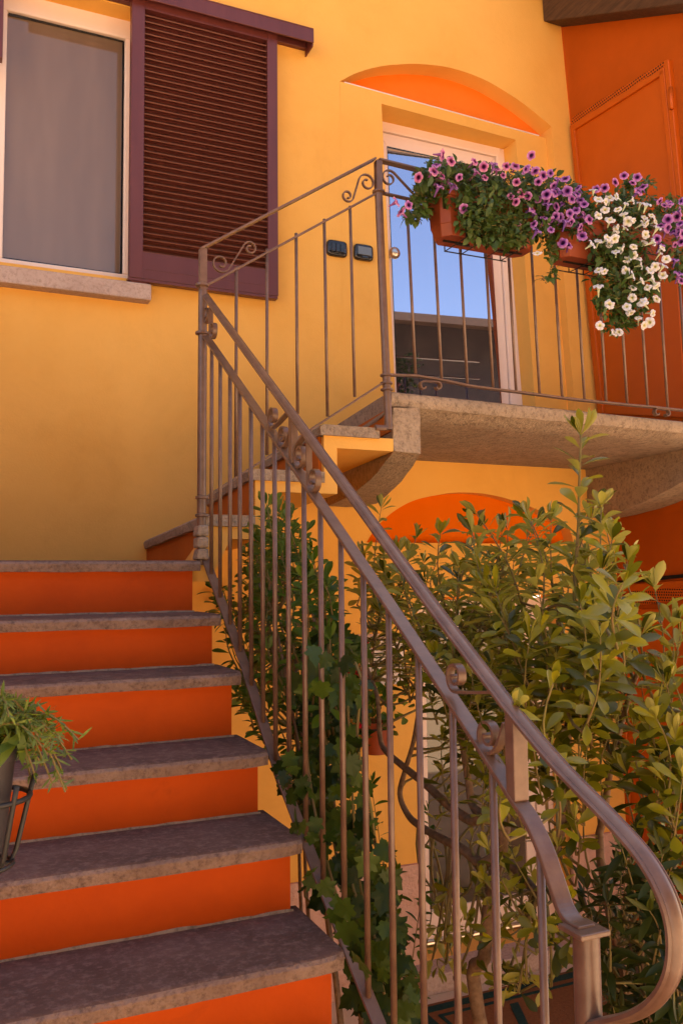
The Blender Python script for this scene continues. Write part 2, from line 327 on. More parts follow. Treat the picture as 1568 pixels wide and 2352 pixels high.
# sliding shutter
YS = WY - .075
a, b, c, e = W(302, 0, YS), W(632, 77, YS), W(644, 678, YS), W(299, 637, YS)
la, lb, lc = W(333, 20, YS), W(612, 88, YS), W(618, 615, YS); lz = W(327, 577, YS)[1]
sx0, sx1 = (a[0] + e[0]) / 2, (b[0] + c[0]) / 2; szt = b[1] + .005; szb = (c[1] + e[1]) / 2
ix0, ix1 = la[0], (lb[0] + lc[0]) / 2; izt = (la[1] + lb[1]) / 2; izb = (lz + W(620, 620, YS)[1]) / 2
sh = MB()
sh.box((sx0, YS, szb), (ix0, YS + .05, szt)); sh.box((ix1, YS, szb), (sx1, YS + .05, szt))
sh.box((ix0, YS + .002, izt), (ix1, YS + .048, szt)); sh.box((ix0, YS + .002, szb), (ix1, YS + .048, izb))
sh.box((ix0 + .01, YS + .0005, szb + .047), (ix1 - .01, YS + .003, szb + .049))
sho = bevel(sh.build('shutter', M['brown'], house), .004)
sl_ = MB(); ns = 39; pitch = (izt - izb) / ns
for i in range(ns):
    z = izb + (i + .5) * pitch
    bar(sl_, (ix0 + .001, YS + .026, z), (ix1 - .001, YS + .026, z), .05, .007, Vector((0, -.62, .78)))
bevel(sl_.build('louvre_slats', M['slat'], sho), .002)
g = MB(); g.box((ix0, YS + .046, izb), (ix1, YS + .049, izt)); g.build('backing', M['brown'], sho)
g = MB(); g.box((ix0 - .07, YS + .004, szb - .014), (sx1 - .002, YS + .046, szb - .001)); g.box((sx0 + .01, YS + .012, szb - .02), (sx0 + .09, YS + .03, szb - .0015)); g.build('bottom_guide', M['brown'], sho)
r0, r1 = W(720, 68, WY - .11), W(460, 0, WY - .11)
rz = r0[1]; rb = W(712, 103, WY - .11)[1]
g = MB(); g.box((.3, WY - .115, rz - .075), (r0[0], WY - .105, rz)); g.box((.3, WY - .115, rz - .0), (r0[0], WY, rz + .008)); g.box((r0[0] - .008, WY - .105, rb), (r0[0], WY - .0, rz - .0))
g.box((.3, WY - .03, rz - .06), (r0[0] - .01, WY - .001, rz - .001)); bevel(g.build('shutter_rail', M['brown'], house), .003)
q = W(6, 132, YS); g = MB(); g.box((q[0] - .4, YS, q[1]), (q[0], YS + .05, 3.3)); bevel(g.build('shutter_rail', M['brown'], house), .003)
# upper door
YD = WY + PD + .15
def skewframe(pts_outer, pts_inner, Y, dep, mb):
    o_ = [Vector((p[0], Y, p[1])) for p in pts_outer]; i_ = [Vector((p[0], Y, p[1])) for p in pts_inner]; v = Vector((0, dep, 0))
    for k in range(4):
        j = (k + 1) % 4; mb.hexa([o_[k], o_[j], i_[j], i_[k], o_[k] + v, o_[j] + v, i_[j] + v, i_[k] + v])
gl = [W(889, 336, YD), W(1116, 384, YD), W(1151, 916, YD), W(915, 894, YD)]
gz = (gl[0][1] + gl[1][1]) / 2
inner = [(gl[0][0], gz), (gl[1][0], gz), (gl[2][0] + .005, .80), (gl[3][0] - .002, .80)]
fr = W(1157, 342, YD); fr2 = W(1199, 919, YD)
outer = [(inner[0][0] - .16, gz + .20), (fr[0] + .01, gz + .20), (fr2[0] + .01, .74), (inner[3][0] - .16, .74)]
mid = [(inner[0][0] - .075, gz + .085), (inner[1][0] + .072, gz + .085), (inner[2][0] + .072, .745), (inner[3][0] - .075, .745)]
g = MB(); skewframe(outer, mid, YD - .012, .06, g); do = bevel(g.build('door_frame', M['frame'], house), .004)
g = MB(); skewframe([(p[0] + (.003 if k in (0, 3) else -.003), p[1] - (.003 if k < 2 else 0)) for k, p in enumerate(mid)], inner, YD, .05, g); dl = bevel(g.build('door', M['frame'], house), .006)
g = MB(); g.add([(p[0], YD + .040 - (p[0] - inner[0][0]) * .07, p[1]) for p in inner], [(0, 1, 2, 3)]); g.build('pane', M['door_glass'], dl)
g = MB(); k4 = [Vector((p[0], YD + .006, p[1])) for p in inner]; g.sweep(k4 + [k4[0]], [(-.004, -.004), (.004, -.004), (.004, .004), (-.004, .004)], (0, 1, 0)); g.build('gasket', M['black'], dl)
hp = at(893, 590, 'y', YD - .002)
g = MB()
g.tube([hp, hp + Vector((0, -.05, 0))], .011, 12, (1, 0, 0))
g.sweep([hp + Vector((0, q, 0)) for q in (-.05, -.055, -.065, -.078, -.088, -.094)], [(math.cos(t) * .036, math.sin(t) * .036) for t in (k * math.pi / 8 for k in range(16))], (0, 0, 1), scale=[.45, .8, 1, .95, .7, .3]); g.build('handle', M['steel'], dl, True)
# lower glazed door
YL = WY + .16
g = MB(); skewframe([(2.345, -.12), (3.37, -.12), (3.37, -2.05), (2.345, -2.05)], [(2.43, -.20), (3.24, -.20), (3.24, -2.05), (2.43, -2.05)], YL - .01, .06, g); bevel(g.build('door_frame', M['frame'], house), .005)
g = MB(); skewframe([(2.433, -.203), (3.237, -.203), (3.237, -2.035), (2.433, -2.035)], [(2.50, -.29), (3.165, -.29), (3.165, -1.86), (2.50, -1.86)], YL, .05, g); ld = bevel(g.build('door', M['frame'], house), .005)
g = MB(); g.add([(p[0], YL + .014, p[1]) for p in [(2.50, -.29), (3.165, -.29), (3.165, -1.86), (2.50, -1.86)]], [(0, 1, 2, 3)]); g.build('pane', M['low_glass'], ld)
g = MB(); g.box((2.44, YL - .012, -2.035), (3.23, YL + .0, -2.012)); g.tube([(2.44, YL - .02, -2.03), (3.23, YL - .02, -2.03)], .012, 8); g.build('drip_strip', M['steel'], ld)
g = MB(); g.box((2.26, WY - .17, GZ), (3.42, YL + .05, -2.052)); bevel(g.build('threshold', M['sill'], house), .006)

# small fittings on the yellow wall
def plate(px, wpx, hpx, name, label, cat):
    c = at(*px, 'y', WY); k = c.length / F * 1.0; w2, h2 = wpx * k / 2 * 1.05, hpx * k / 2
    root = thing(name, label, cat, (c.x, WY, c.z))
    n = 20; prof = []
    for i in range(n):
        t = 2 * math.pi * i / n; ct, st = math.cos(t), math.sin(t)
        prof.append((math.copysign(abs(ct) ** .35, ct) * w2, math.copysign(abs(st) ** .45, st) * h2))
    g = MB(); lv = [(1, 0), (1, .012), (.94, .02), (.8, .024)]
    vs = [(c.x + a * s_, WY - dd, c.z + b * s_) for s_, dd in lv for a, b in prof]
    g.add(vs, [(i * n + j, i * n + (j + 1) % n, (i + 1) * n + (j + 1) % n, (i + 1) * n + j) for i in range(3) for j in range(n)] + [tuple(range(3 * n, 4 * n))])
    g.build('cover_plate', M['black'], root, 50); return root, c, w2, h2
root, c, w2, h2 = plate((772, 572), 46, 36, 'light_switch', 'black glossy plate with three rocker switches on the yellow wall', 'light switch')
for i in range(3):
    g = MB(); x = c.x + (i - 1) * w2 * .44; g.box((x - w2 * .2, WY - .029, c.z - h2 * .52), (x + w2 * .2, WY - .02, c.z + h2 * .5)); bevel(g.build('rocker', M['black'], root), .002)
root, c, w2, h2 = plate((833, 581), 44, 36, 'intercom', 'black entry panel with a grey window on the wall beside the upper door', 'intercom')
g = MB(); g.box((c.x - w2 * .7, WY - .028, c.z - h2 * .42), (c.x + w2 * .7, WY - .02, c.z + h2 * .6)); bevel(g.build('screen', M['screen'], root), .002)
g = MB(); g.box((c.x - w2 * .3, WY - .03, c.z - h2 * .78), (c.x + w2 * .3, WY - .02, c.z - h2 * .58)); g.build('button', M['black'], root)

# ------------------------------------------------------------------ orange wing on the right
wing = thing('orange_house', 'orange rendered side wing with painted steel gates under a dark rafter', 'house', (3.6, 2.5, GZ))
def OX(z): return XC(z)
WE = 3.28                                      # the wing stops here, just right of the picture
zs = [GZ, -1.5, .37, .72, 1.05]
g = MB(); fr_ = [(OX(z) + .001, WE, z) for z in zs] + [(OX(3.2) + .001, WE, 3.2), (9, WE, 3.2), (9, WE, GZ)]
bk_ = [(OX(z) + .001, WY + .1, z) for z in zs] + [(OX(3.7) + .001, WY + .1, 3.76), (9, WY + .1, 3.76), (9, WY + .1, GZ)]; nf = len(fr_)
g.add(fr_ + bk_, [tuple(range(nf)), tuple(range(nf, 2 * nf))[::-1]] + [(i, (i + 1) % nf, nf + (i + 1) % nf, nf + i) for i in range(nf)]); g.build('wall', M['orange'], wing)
def OP(x, y, off=0): # photo point on the leaning orange wall
    if y < 1000: p0, n = Vector((XC(3.7) - off, 0, 3.7)), Vector((1, 0, (XC(1.05) - XC(3.7)) / (3.7 - 1.05)))
    else: p0, n = Vector((XC(-1.545) - off, 0, -1.545)), Vector((1, 0, (XC(.37) - XC(-1.545)) / (-1.545 - .37)))
    return onplane(x, y, p0, n)
def slabpts(mb, px, off0, off1):
    n = len(px); a_ = [OP(*q, off0) for q in px]
    b_ = [p + Vector((-(off1 - off0), 0, 0)) for p in a_]
    mb.add(a_ + b_, [tuple(range(n))[::-1], tuple(range(n, 2 * n))] + [(i, (i + 1) % n, n + (i + 1) % n, n + i) for i in range(n)])
gate = MB(); slabpts(gate, [(1325, 293), (1531, 162), (1560, 560), (1585, 960), (1392, 950)], -.02, .014)
go = bevel(gate.build('gate', M['gate'], wing), .004)
g = MB()
for aa in ([(1316, 290), (1326, 288), (1393, 950), (1380, 950)], [(1316, 290), (1529, 158), (1533, 170), (1326, 300)], [(1521, 164), (1533, 156), (1572, 560), (1562, 560)]): slabpts(g, aa, .0, .03)
bevel(g.build('gate_frame', M['gate'], go), .004)
g = MB(); slabpts(g, [(1319, 270), (1537, 138), (1539, 152), (1316, 288)], -.01, .008)
pv = g.build('perforated_strip', M['perf'], go)
def uvstrip(o):
    me = o.data; uv = me.uv_layers.new(name='uv')
    for l in me.loops: v = me.vertices[l.vertex_index].co; uv.data[l.index].uv = (v.y, v.z)
uvstrip(pv)
g = MB(); slabpts(g, [(1534, 142), (1545, 138), (1585, 560), (1574, 560)], -.005, .03); bevel(g.build('jamb', M['gate'], go), .004)
hq = OP(1541, 225, .035); g = MB(); g.tube([hq + Vector((0, 0, -.06)), hq + Vector((0, 0, .06))], .012, 10); g.build('hinge', M['gate'], go, True)
# lower gate
g = MB(); slabpts(g, [(1424, 1400), (1590, 1398), (1610, 2250), (1455, 2250)], -.02, .015); lg = bevel(g.build('gate', M['gate'], wing), .004)
g = MB()
slabpts(g, [(1418, 1345), (1596, 1332), (1596, 1346), (1418, 1362)], 0, .022); slabpts(g, [(1416, 1345), (1432, 1345), (1470, 2250), (1448, 2250)], 0, .03); slabpts(g, [(1424, 1688), (1600, 1690), (1600, 1699), (1424, 1697)], .012, .022)
bevel(g.build('gate_frame', M['gate'], lg), .004)
g = MB(); slabpts(g, [(1426, 1352), (1596, 1341), (1596, 1360), (1430, 1366)], .0, .018); slabpts(g, [(1432, 1356), (1596, 1341), (1596, 1374), (1432, 1396)], -.01, .012); uvstrip(g.build('perforated_strip', M['perf'], lg))
g = MB(); slabpts(g, [(1420, 1334), (1596, 1316), (1596, 1324), (1420, 1343)], .0, .012); g.build('slot', M['void'], lg)
# rafter and roof over the wing
ra, rb_, rc, rd = (OP(1289, 61, .0), OP(1625, 22, .0), OP(1625, -60, .0), OP(1282, -30, .0))
g = MB(); vec = Vector((-.16, 0, 0)); off = Vector((.02, 0, 0))
ex = (rb_ - ra) * .0
g.hexa([ra + off + vec, rb_ + ex + off + vec, rb_ + ex + off, ra + off, rd + off + vec, rc + ex + off + vec, rc + ex + off, rd + off])
bevel(g.build('rafter', M['wood'], wing), .006)
g = MB(); up_ = Vector((0, 0, .02)); sp = Vector((-.26, 0, 0)); rt = Vector((5, 0, 0)); th = Vector((0, 0, .1))
p = [rd + sp + up_, rc + ex + sp + up_, rc + ex + rt + up_, rd + rt + up_]; g.hexa(p + [q + th for q in p]); g.build('roof', M['roof'], wing)

# ------------------------------------------------------------------ stone stair
stair = thing('staircase', 'stone staircase with orange risers climbing to a landing and turning right', 'staircase', (.1, 1.5, GZ))
SX0, SX1 = -.75, .80
def tread_mesh(p0, p1, back, thick, seed, nst=44):   # p0..p1 front lip, back = depth vector; worn, slightly uneven front
    g = MB(); p0, p1, back = Vector(p0), Vector(p1), Vector(back); bd = back.normalized(); L = back.length
    rows = []
    for i in range(nst + 1):
        t = i / nst; q = p0.lerp(p1, t); j = noise.noise(Vector((q.x * 9 + q.y * 9, seed, 0))) * .004 + noise.noise(Vector((q.x * 38 + q.y * 38, seed, 5))) * .0022
        k = noise.noise(Vector((q.x * 7 + q.y * 7, seed, 9))) * .003 + noise.noise(Vector((q.x * 30, seed + q.y * 30, 2))) * .002
        e = min(t, 1 - t) * nst; rnd = .012 if e < .5 else (.003 if e < 1.5 else 0)
        z = Vector((0, 0, 1))
        rows.append([q + bd * (L) - z * 0, q + bd * (.016 + rnd) + z * 0, q + bd * (.006 + rnd + j) - z * .004, q + bd * (.0 + rnd + j) - z * .012, q + bd * (.001 + rnd + j * 1.5) - z * (thick * .6), q + bd * (.005 + rnd + k) - z * (thick + k), q + bd * L - z * thick])
    n = 7; vs = [v for r_ in rows for v in r_]
    for i in range(nst):
        for a_ in range(n): pass
    g.add(vs, [(i * n + a_, i * n + (a_ + 1) % n, (i + 1) * n + (a_ + 1) % n, (i + 1) * n + a_) for i in range(nst) for a_ in range(n)] + [tuple(range(n)), tuple(nst * n + a_ for a_ in range(n))][::-1])
    g.m = [1 if 2 <= a_ <= 4 else 0 for i in range(nst) for a_ in range(n)] + [1, 1]
    return g
T = [at(x, y, 'x', SX1) for x, y in ((463, 1287), (510, 1411), (557, 1544), (620, 1728), (698, 1929), (797, 2191))]
lips = [(q.y, q.z) for q in T]
for i in range(7): lips.append((lips[-1][0] - .245, lips[-1][1] - .172))
for i, (y, z) in enumerate(lips):
    yb = WY if i == 0 else lips[i - 1][0] + .06
    o = tread_mesh((SX0, y, z), (SX1, y, z), (0, yb - y, 0), .038, i * 3.1).build('tread', [M['tread'], M['tread_edge']], stair, 35)
    zn = lips[i + 1][1] if i + 1 < len(lips) else GZ
    g = MB(); g.box((SX0 + .01, y + .03, zn - .03), (SX1 - .025, y + .12, z - .036)); g.build('riser', M['riser'], stair)
for i in range(1, 7):                            # ragged dirty mortar line where each riser meets the tread below
    y, z = lips[i - 1][0] + .03, lips[i][1]; g = MB(); n = 90; lo, hi = [], []
    for k in range(n + 1):
        x = SX0 + .012 + (SX1 - .03 - SX0) * k / n; h = .004 + .005 * abs(noise.noise(Vector((x * 14, i * 5.3, 0)))) + .003 * abs(noise.noise(Vector((x * 50, i, 3))))
        lo.append((x, y - .0045, z - .002)); hi.append((x, y - .0015, z + h))
    g.add(lo + hi, [(k, k + 1, n + 2 + k, n + 1 + k) for k in range(n)]); g.build('mortar_joint', M['corbel'], stair)
# masonry core under the flight and landing (flush inside the treads)
g = MB()
for i, (y, z) in enumerate(lips):
    yb = WY if i == 0 else lips[i - 1][0] + .1
    g.box((SX0 + .03, y + .1, GZ), (SX1 - .05, yb + .0, z - .04))
g.build('core', M['yellow'], stair)
g = MB(); g.prism([(SX0 - .12, -.2, GZ), (SX0 - .12, WY - .003, GZ), (SX0 - .12, WY - .003, 1.15), (SX0 - .12, 2.9, 1.15), (SX0 - .12, -.2, -.9)], (.119, 0, 0)); g.build('added_shade_wall', M['orange'], stair)  # unseen wall added left of the steps to darken the lower-left facade
# upper flight along the wall: zigzag slab, orange risers, stone treads
YN = 3.06
ax = [.835, 1.011, 1.293, 1.612]; tz = [.243, .418, .604, .768]
zz = [(.845, .0), (.845, .20), (1.025, .20), (1.025, .378), (1.305, .378), (1.305, .566), (1.608, .566), (1.608, .515), (1.36, .515), (1.36, .335), (1.115, .335), (1.115, .155), (.93, .155), (.93, .0)]
g = MB(); SK = .157; g.prism([(a_ - (SK * .5 if b_ < .05 else 0), YN + .012, b_) for a_, b_ in zz], (SK, WY - YN - .014, 0)); g.build('stringer', M['yellow'], stair)
for i in range(3):
    z0 = lips[0][1] if i == 0 else tz[i - 1]
    fx, fz = (.858, .200) if i == 0 else (ax[i] + SK, tz[i])
    def rs_(x0, x1, zl, zh): return [(x0, YN + .05, zl), (x1, YN + .05, zl), (x1 + fx - ax[i], WY - .003, zl), (x0 + fx - ax[i], WY - .003, zl), (x0, YN + .05, zh), (x1, YN + .05, zh), (x1 + fx - ax[i], WY - .003, zh + fz - tz[i]), (x0 + fx - ax[i], WY - .003, zh + fz - tz[i])]
    g = MB(); g.hexa(rs_(ax[i] + .004, ax[i] + .02, z0 - .002, tz[i] - .036)); g.build('riser', M['riser_brown'], stair)
    nx = ax[i + 1] + (.01 if i < 2 else -.07)
    tr = tread_mesh((fx - .02, WY - .001, fz), (ax[i] - .02, YN, tz[i]), (nx - ax[i] + .02, 0, 0), .042, 50 + i, 30); tr.build('tread', [M['corbel'], M['corbel']], stair, 35)
g = MB(); g.hexa([(ax[3], YN + .05, tz[2] - .002), (ax[3] + .014, YN + .05, tz[2] - .002), (ax[3] + .014 + SK, WY - .003, tz[2] - .002), (ax[3] + SK, WY - .003, tz[2] - .002), (ax[3], YN + .05, .70), (ax[3] + .014, YN + .05, .70), (ax[3] + .014 + SK, WY - .003, .70), (ax[3] + SK, WY - .003, .70)]); g.build('riser', M['riser_brown'], stair)
# skirting of dark stone running up the wall
g = MB()
for a_, b_, z0, z1 in ((.80, 1.0, .075, .285), (1.0, 1.28, .24, .46), (1.28, 1.60, .418, .645)):
    pass
# rough stone at the corner of the first step
g = MB(); rs = random.Random(3)
for k in range(3):
    z0 = .078 + k * .042; e1 = rs.uniform(-.006, .006); g.hexa([(.795 + e1, 3.03, z0), (.838, 3.03 + e1, z0), (.838, 3.10, z0), (.795 + e1, 3.10, z0), (.797 - e1, 3.032, z0 + .04), (.838, 3.03, z0 + .04), (.838, 3.10, z0 + .04), (.797 - e1, 3.10, z0 + .04)])
bevel(g.build('corner_stone', M['corbel'], stair), .008)

# ------------------------------------------------------------------ balcony slab and corbels
balc = thing('balcony', 'stone balcony slab on two curved corbels below the flower boxes', 'balcony', (2.6, 3.6, .7))
fl = [at(899, 897, 'z', .768), at(1568, 966, 'z', .768)]; dv = (fl[1] - fl[0]) / (fl[1].x - fl[0].x)
g = MB(); nst = 70; rows = []
for i in range(nst + 1):
    q = fl[0] + dv * (2.05 * i / nst); sd_ = i * 1.7; j = noise.noise(Vector((q.x * 8, 1, 3))) * .006 + noise.noise(Vector((q.x * 31, 4, 3))) * .004; k = noise.noise(Vector((q.x * 11, 7, 3))) * .005
    Y = q.y
    sx_ = .157 * max(0, 1 - i / nst * 3)
    rows.append([(q.x + sx_, WY - .002, .768), (q.x, Y + .02, .768), (q.x, Y + .006 + j, .762 + k * .3), (q.x, Y + j, .748), (q.x, Y + .002 + j, .725), (q.x, Y + .012 + j, .708 + k), (q.x, Y + .03 + j, .703 + k), (q.x, Y + .05 + k, .690), (q.x, Y + .10, .676), (q.x + sx_ * .15, Y + .2, .67), (q.x + sx_, WY - .002, .668)])
n = 11; g.add([v for r_ in rows for v in r_], [(i * n + a_, i * n + (a_ + 1) % n, (i + 1) * n + (a_ + 1) % n, (i + 1) * n + a_) for i in range(nst) for a_ in range(n)] + [tuple(range(n)), tuple(nst * n + a_ for a_ in range(n))])
g.build('slab', M['slab'], balc, 40)
def loft(sections, name, m, parent, jit=.004):
    g = MB(); n = len(sections[0]); vs = []
    for s_ in sections:
        for v in s_: v = Vector(v); vs.append(v + Vector([noise.noise(v * 14 + Vector((k * 9, 0, 0))) * jit * 2 for k in range(3)]))
    g.add(vs, [(i * n + a_, i * n + (a_ + 1) % n, (i + 1) * n + (a_ + 1) % n, (i + 1) * n + a_) for i in range(len(sections) - 1) for a_ in range(n)] + [tuple(range(n)), tuple((len(sections) - 1) * n + a_ for a_ in range(n))])
    o = g.build(name, m, parent, 35); return o
def sect(x0, x1, y, zt_, zb_, k=4): # rectangle ring in XZ with subdivisions
    top = [(x0 + (x1 - x0) * i / k, y, zt_) for i in range(k + 1)]; bot = [(x1 + (x0 - x1) * i / k, y, zb_) for i in range(k + 1)]
    rr = [(x1, y, zt_ + (zb_ - zt_) * i / k) for i in range(1, k)]; ll = [(x0, y, zb_ + (zt_ - zb_) * i / k) for i in range(1, k)]
    return top + rr + bot + ll
S = []
pl = at(905, 1037, 'y', 3.075); pr_ = at(966, 1038, 'y', 3.075); bl_ = at(748, 1163, 'y', WY); br_ = at(838, 1163, 'y', WY)
for t in (0, .04, .12, .2, .3, .45, .6, .75, .9, 1):
    y = 3.075 + (WY - .003 - 3.075) * t; s_ = t
    x0 = pl.x + (bl_.x - pl.x) * s_; x1 = pr_.x + (br_.x - pr_.x) * s_
    zb_ = pl.z + (bl_.z - pl.z) * (t ** .8) - .035 * math.sin(math.pi * t)
    S.append(sect(x0, x1, y, .69 if t > .06 else .697, zb_))
loft(S, 'corbel', M['corbel'], balc)
S = []
for t in (0, .1, .2, .3, .4, .5, .6, .7, .8, .9, 1):
    y = 3.20 + (WY - .003 - 3.20) * t
    S.append(sect(3.50 + .06 * t, 3.76, y, .674, .60 - .235 * (math.sin(t * math.pi / 2) ** .8)))
loft(S, 'corbel', M['corbel'], balc, .003)

# ------------------------------------------------------------------ wrought-iron railings
IR = M['iron']
RX = .83
def spiral_path(c1, r1, c2, r2, sgn, cross, turns=1.2, inner=.28, n=22):
    # two spirals joined by a tangent; cross=True gives an S, False a C.  sgn: turning sense at c1
    c1, c2 = Vector(c1), Vector(c2); dd = c2 - c1; L = dd.length; th0 = math.atan2(dd.y, dd.x)
    R2 = -r2 if cross else r2
    al = math.acos(max(-1, min(1, (r1 - R2) / L))); a1 = th0 + sgn * al
    t1 = a1; t2 = a1 if not cross else a1 + math.pi
    out = []
    for i in range(n + 1):
        s_ = i / n; ang = t1 + sgn * (1 - s_) * turns * 2 * math.pi; rr = r1 * (inner + (1 - inner) * s_ ** .8); out.append(c1 + Vector((math.cos(ang), math.sin(ang))) * rr)
    s2 = -sgn if cross else sgn
    # after the tangent the second spiral winds on in its own sense
    e = c2 + Vector((math.cos(t2), math.sin(t2))) * r2
    p_ = out[-1]
    for i in range(1, 6): out.append(p_.lerp(e, i / 6))
    for i in range(n + 1):
        s_ = i / n; ang = t2 - s2 * s_ * turns * 2 * math.pi; rr = r2 * (1 - (1 - inner) * s_ ** 1.25); out.append(c2 + Vector((math.cos(ang), math.sin(ang))) * rr)
    return out
def scroll(mb, plane, val, p1, r1, p2, r2, sgn, cross, wd, th, turns=1.2):
    a, b = at(*p1, plane, val), at(*p2, plane, val)
    f2 = (lambda v: (v.y, v.z)) if plane == 'x' else (lambda v: (v.x, v.z))
    pts = spiral_path(f2(a), r1, f2(b), r2, sgn, cross, turns)
    f3 = (lambda q: Vector((val, q.x, q.y))) if plane == 'x' else (lambda q: Vector((q.x, val, q.y)))
    n_ = Vector((1, 0, 0)) if plane == 'x' else Vector((0, 1, 0))
    mb.sweep([f3(q) for q in pts], [(-th / 2, -wd / 2), (th / 2, -wd / 2), (th / 2, wd / 2), (-th / 2, wd / 2)], n_)
def ring(mb, c, r_, h): mb.sweep([Vector(c) + Vector((0, 0, q * h)) for q in (-.5, -.3, .3, .5)], [(math.cos(t) * r_, math.sin(t) * r_) for t in (k * math.pi / 7 for k in range(14))], (1, 0, .1), scale=[.85, 1, 1, .85])
# --- first flight
rail1 = thing('stair_railing', 'taupe wrought iron railing with moulded handrail beside the lower flight of stairs', 'railing', (RX, 2, -.5))
hpx = [(466, 669), (700, 988), (1000, 1397), (1150, 1594), (1180, 1632), (1240, 1704), (1300, 1772), (1400, 1874), (1470, 1952), (1515, 2020), (1543, 2085), (1556, 2150), (1553, 2215), (1536, 2265), (1505, 2305), (1465, 2330), (1415, 2345), (1360, 2356)]
hw = [at(x, y, 'x', RX) for x, y in hpx]
def smooth_path(p, n=5, start=3):
    out = list(p[:start])
    for i in range(start, len(p) - 1):
        a_, b_, c_, d_ = p[max(i - 1, 0)], p[i], p[i + 1], p[min(i + 2, len(p) - 1)]
        for k in range(n):
            t = k / n; out.append(.5 * ((2 * b_) + (c_ - a_) * t + (2 * a_ - 5 * b_ + 4 * c_ - d_) * t * t + (3 * b_ - a_ - 3 * c_ + d_) * t ** 3))
    out.append(p[-1]); return out
hs = smooth_path(hw)
prof = [(-.021, -.006), (-.014, -.009), (.014, -.009), (.021, -.006), (.0215, 0), (.017, .003), (.0145, .0015), (.012, .004), (.006, .0075), (0, .0085), (-.006, .0075), (-.012, .004), (-.0145, .0015), (-.017, .003), (-.0215, 0)]
g = MB(); g.sweep(hs, prof, (-.0001, -.53, .85)); g.v = g.v
# use a fixed side vector so that the rail does not twist round the curl
g = MB(); vs = []; k = len(prof)
for i, q in enumerate(hs):
    t = (hs[min(i + 1, len(hs) - 1)] - hs[max(i - 1, 0)]).normalized(); u = Vector((1, 0, 0)).cross(t) * -1
    if i == 0: u0 = u
    vs += [q + Vector((1, 0, 0)) * a_ * .74 + u * b_ * .85 for a_, b_ in prof]
nn = len(hs); g.add(vs, [(i * k + j, i * k + (j + 1) % k, (i + 1) * k + (j + 1) % k, (i + 1) * k + j) for i in range(nn - 1) for j in range(k)] + [tuple(range(k)), tuple((nn - 1) * k + j for j in range(k))])
g.build('handrail', IR, rail1, 40)
lpx = [(468, 765), (600, 957), (900, 1397), (1100, 1700), (1185, 1832), (1218, 1882), (1250, 1950), (1276, 2025), (1298, 2088), (1322, 2120), (1348, 2134)]
lw = [at(x, y, 'x', RX) for x, y in lpx]
def flat_sweep(mb, path, wd, th):
    vs = []
    for i, q in enumerate(path):
        t = (path[min(i + 1, len(path) - 1)] - path[max(i - 1, 0)]).normalized(); u = Vector((1, 0, 0)).cross(t)
        vs += [q + Vector((a_, 0, 0)) + u * b_ for a_, b_ in ((-wd / 2, -th / 2), (wd / 2, -th / 2), (wd / 2, th / 2), (-wd / 2, th / 2))]
    m_ = len(path); mb.add(vs, [(i * 4 + j, i * 4 + (j + 1) % 4, (i + 1) * 4 + (j + 1) % 4, (i + 1) * 4 + j) for i in range(m_ - 1) for j in range(4)] + [(0, 1, 2, 3), tuple((m_ - 1) * 4 + j for j in range(4))])
lsm = smooth_path(lw, 5, 4)
g = MB(); flat_sweep(g, lsm, .03, .009); bevel(g.build('rail', IR, rail1), .002)
bpx = [(466, 1268), (478, 1300), (560, 1522), (640, 1772), (740, 2032), (870, 2354), (905, 2440)]
bw = [at(x, y, 'x', RX) for x, y in bpx]
bw.append(bw[-1] + (bw[-1] - bw[-3]).normalized() * 1.2)
g = MB(); flat_sweep(g, bw, .03, .009); bevel(g.build('rail', IR, rail1), .002)
def interp_z(path, y):
    for a_, b_ in zip(path, path[1:]):
        if min(a_.y, b_.y) <= y <= max(a_.y, b_.y) and a_.y != b_.y: return a_.z + (b_.z - a_.z) * (y - a_.y) / (b_.y - a_.y)
    return path[-1].z
for px in (485, 505, 528, 551, 577, 604, 632, 663, 700, 738, 785, 836, 893, 960, 1036, 1125, 1228):
    y = at(px, 1500, 'x', RX).y; z1 = interp_z(lsm, y); z0 = interp_z(bw, y)
    g = MB(); g.tube([(RX, y, z0), (RX, y, z1)], .0068, 10); g.build('picket', IR, rail1, True)
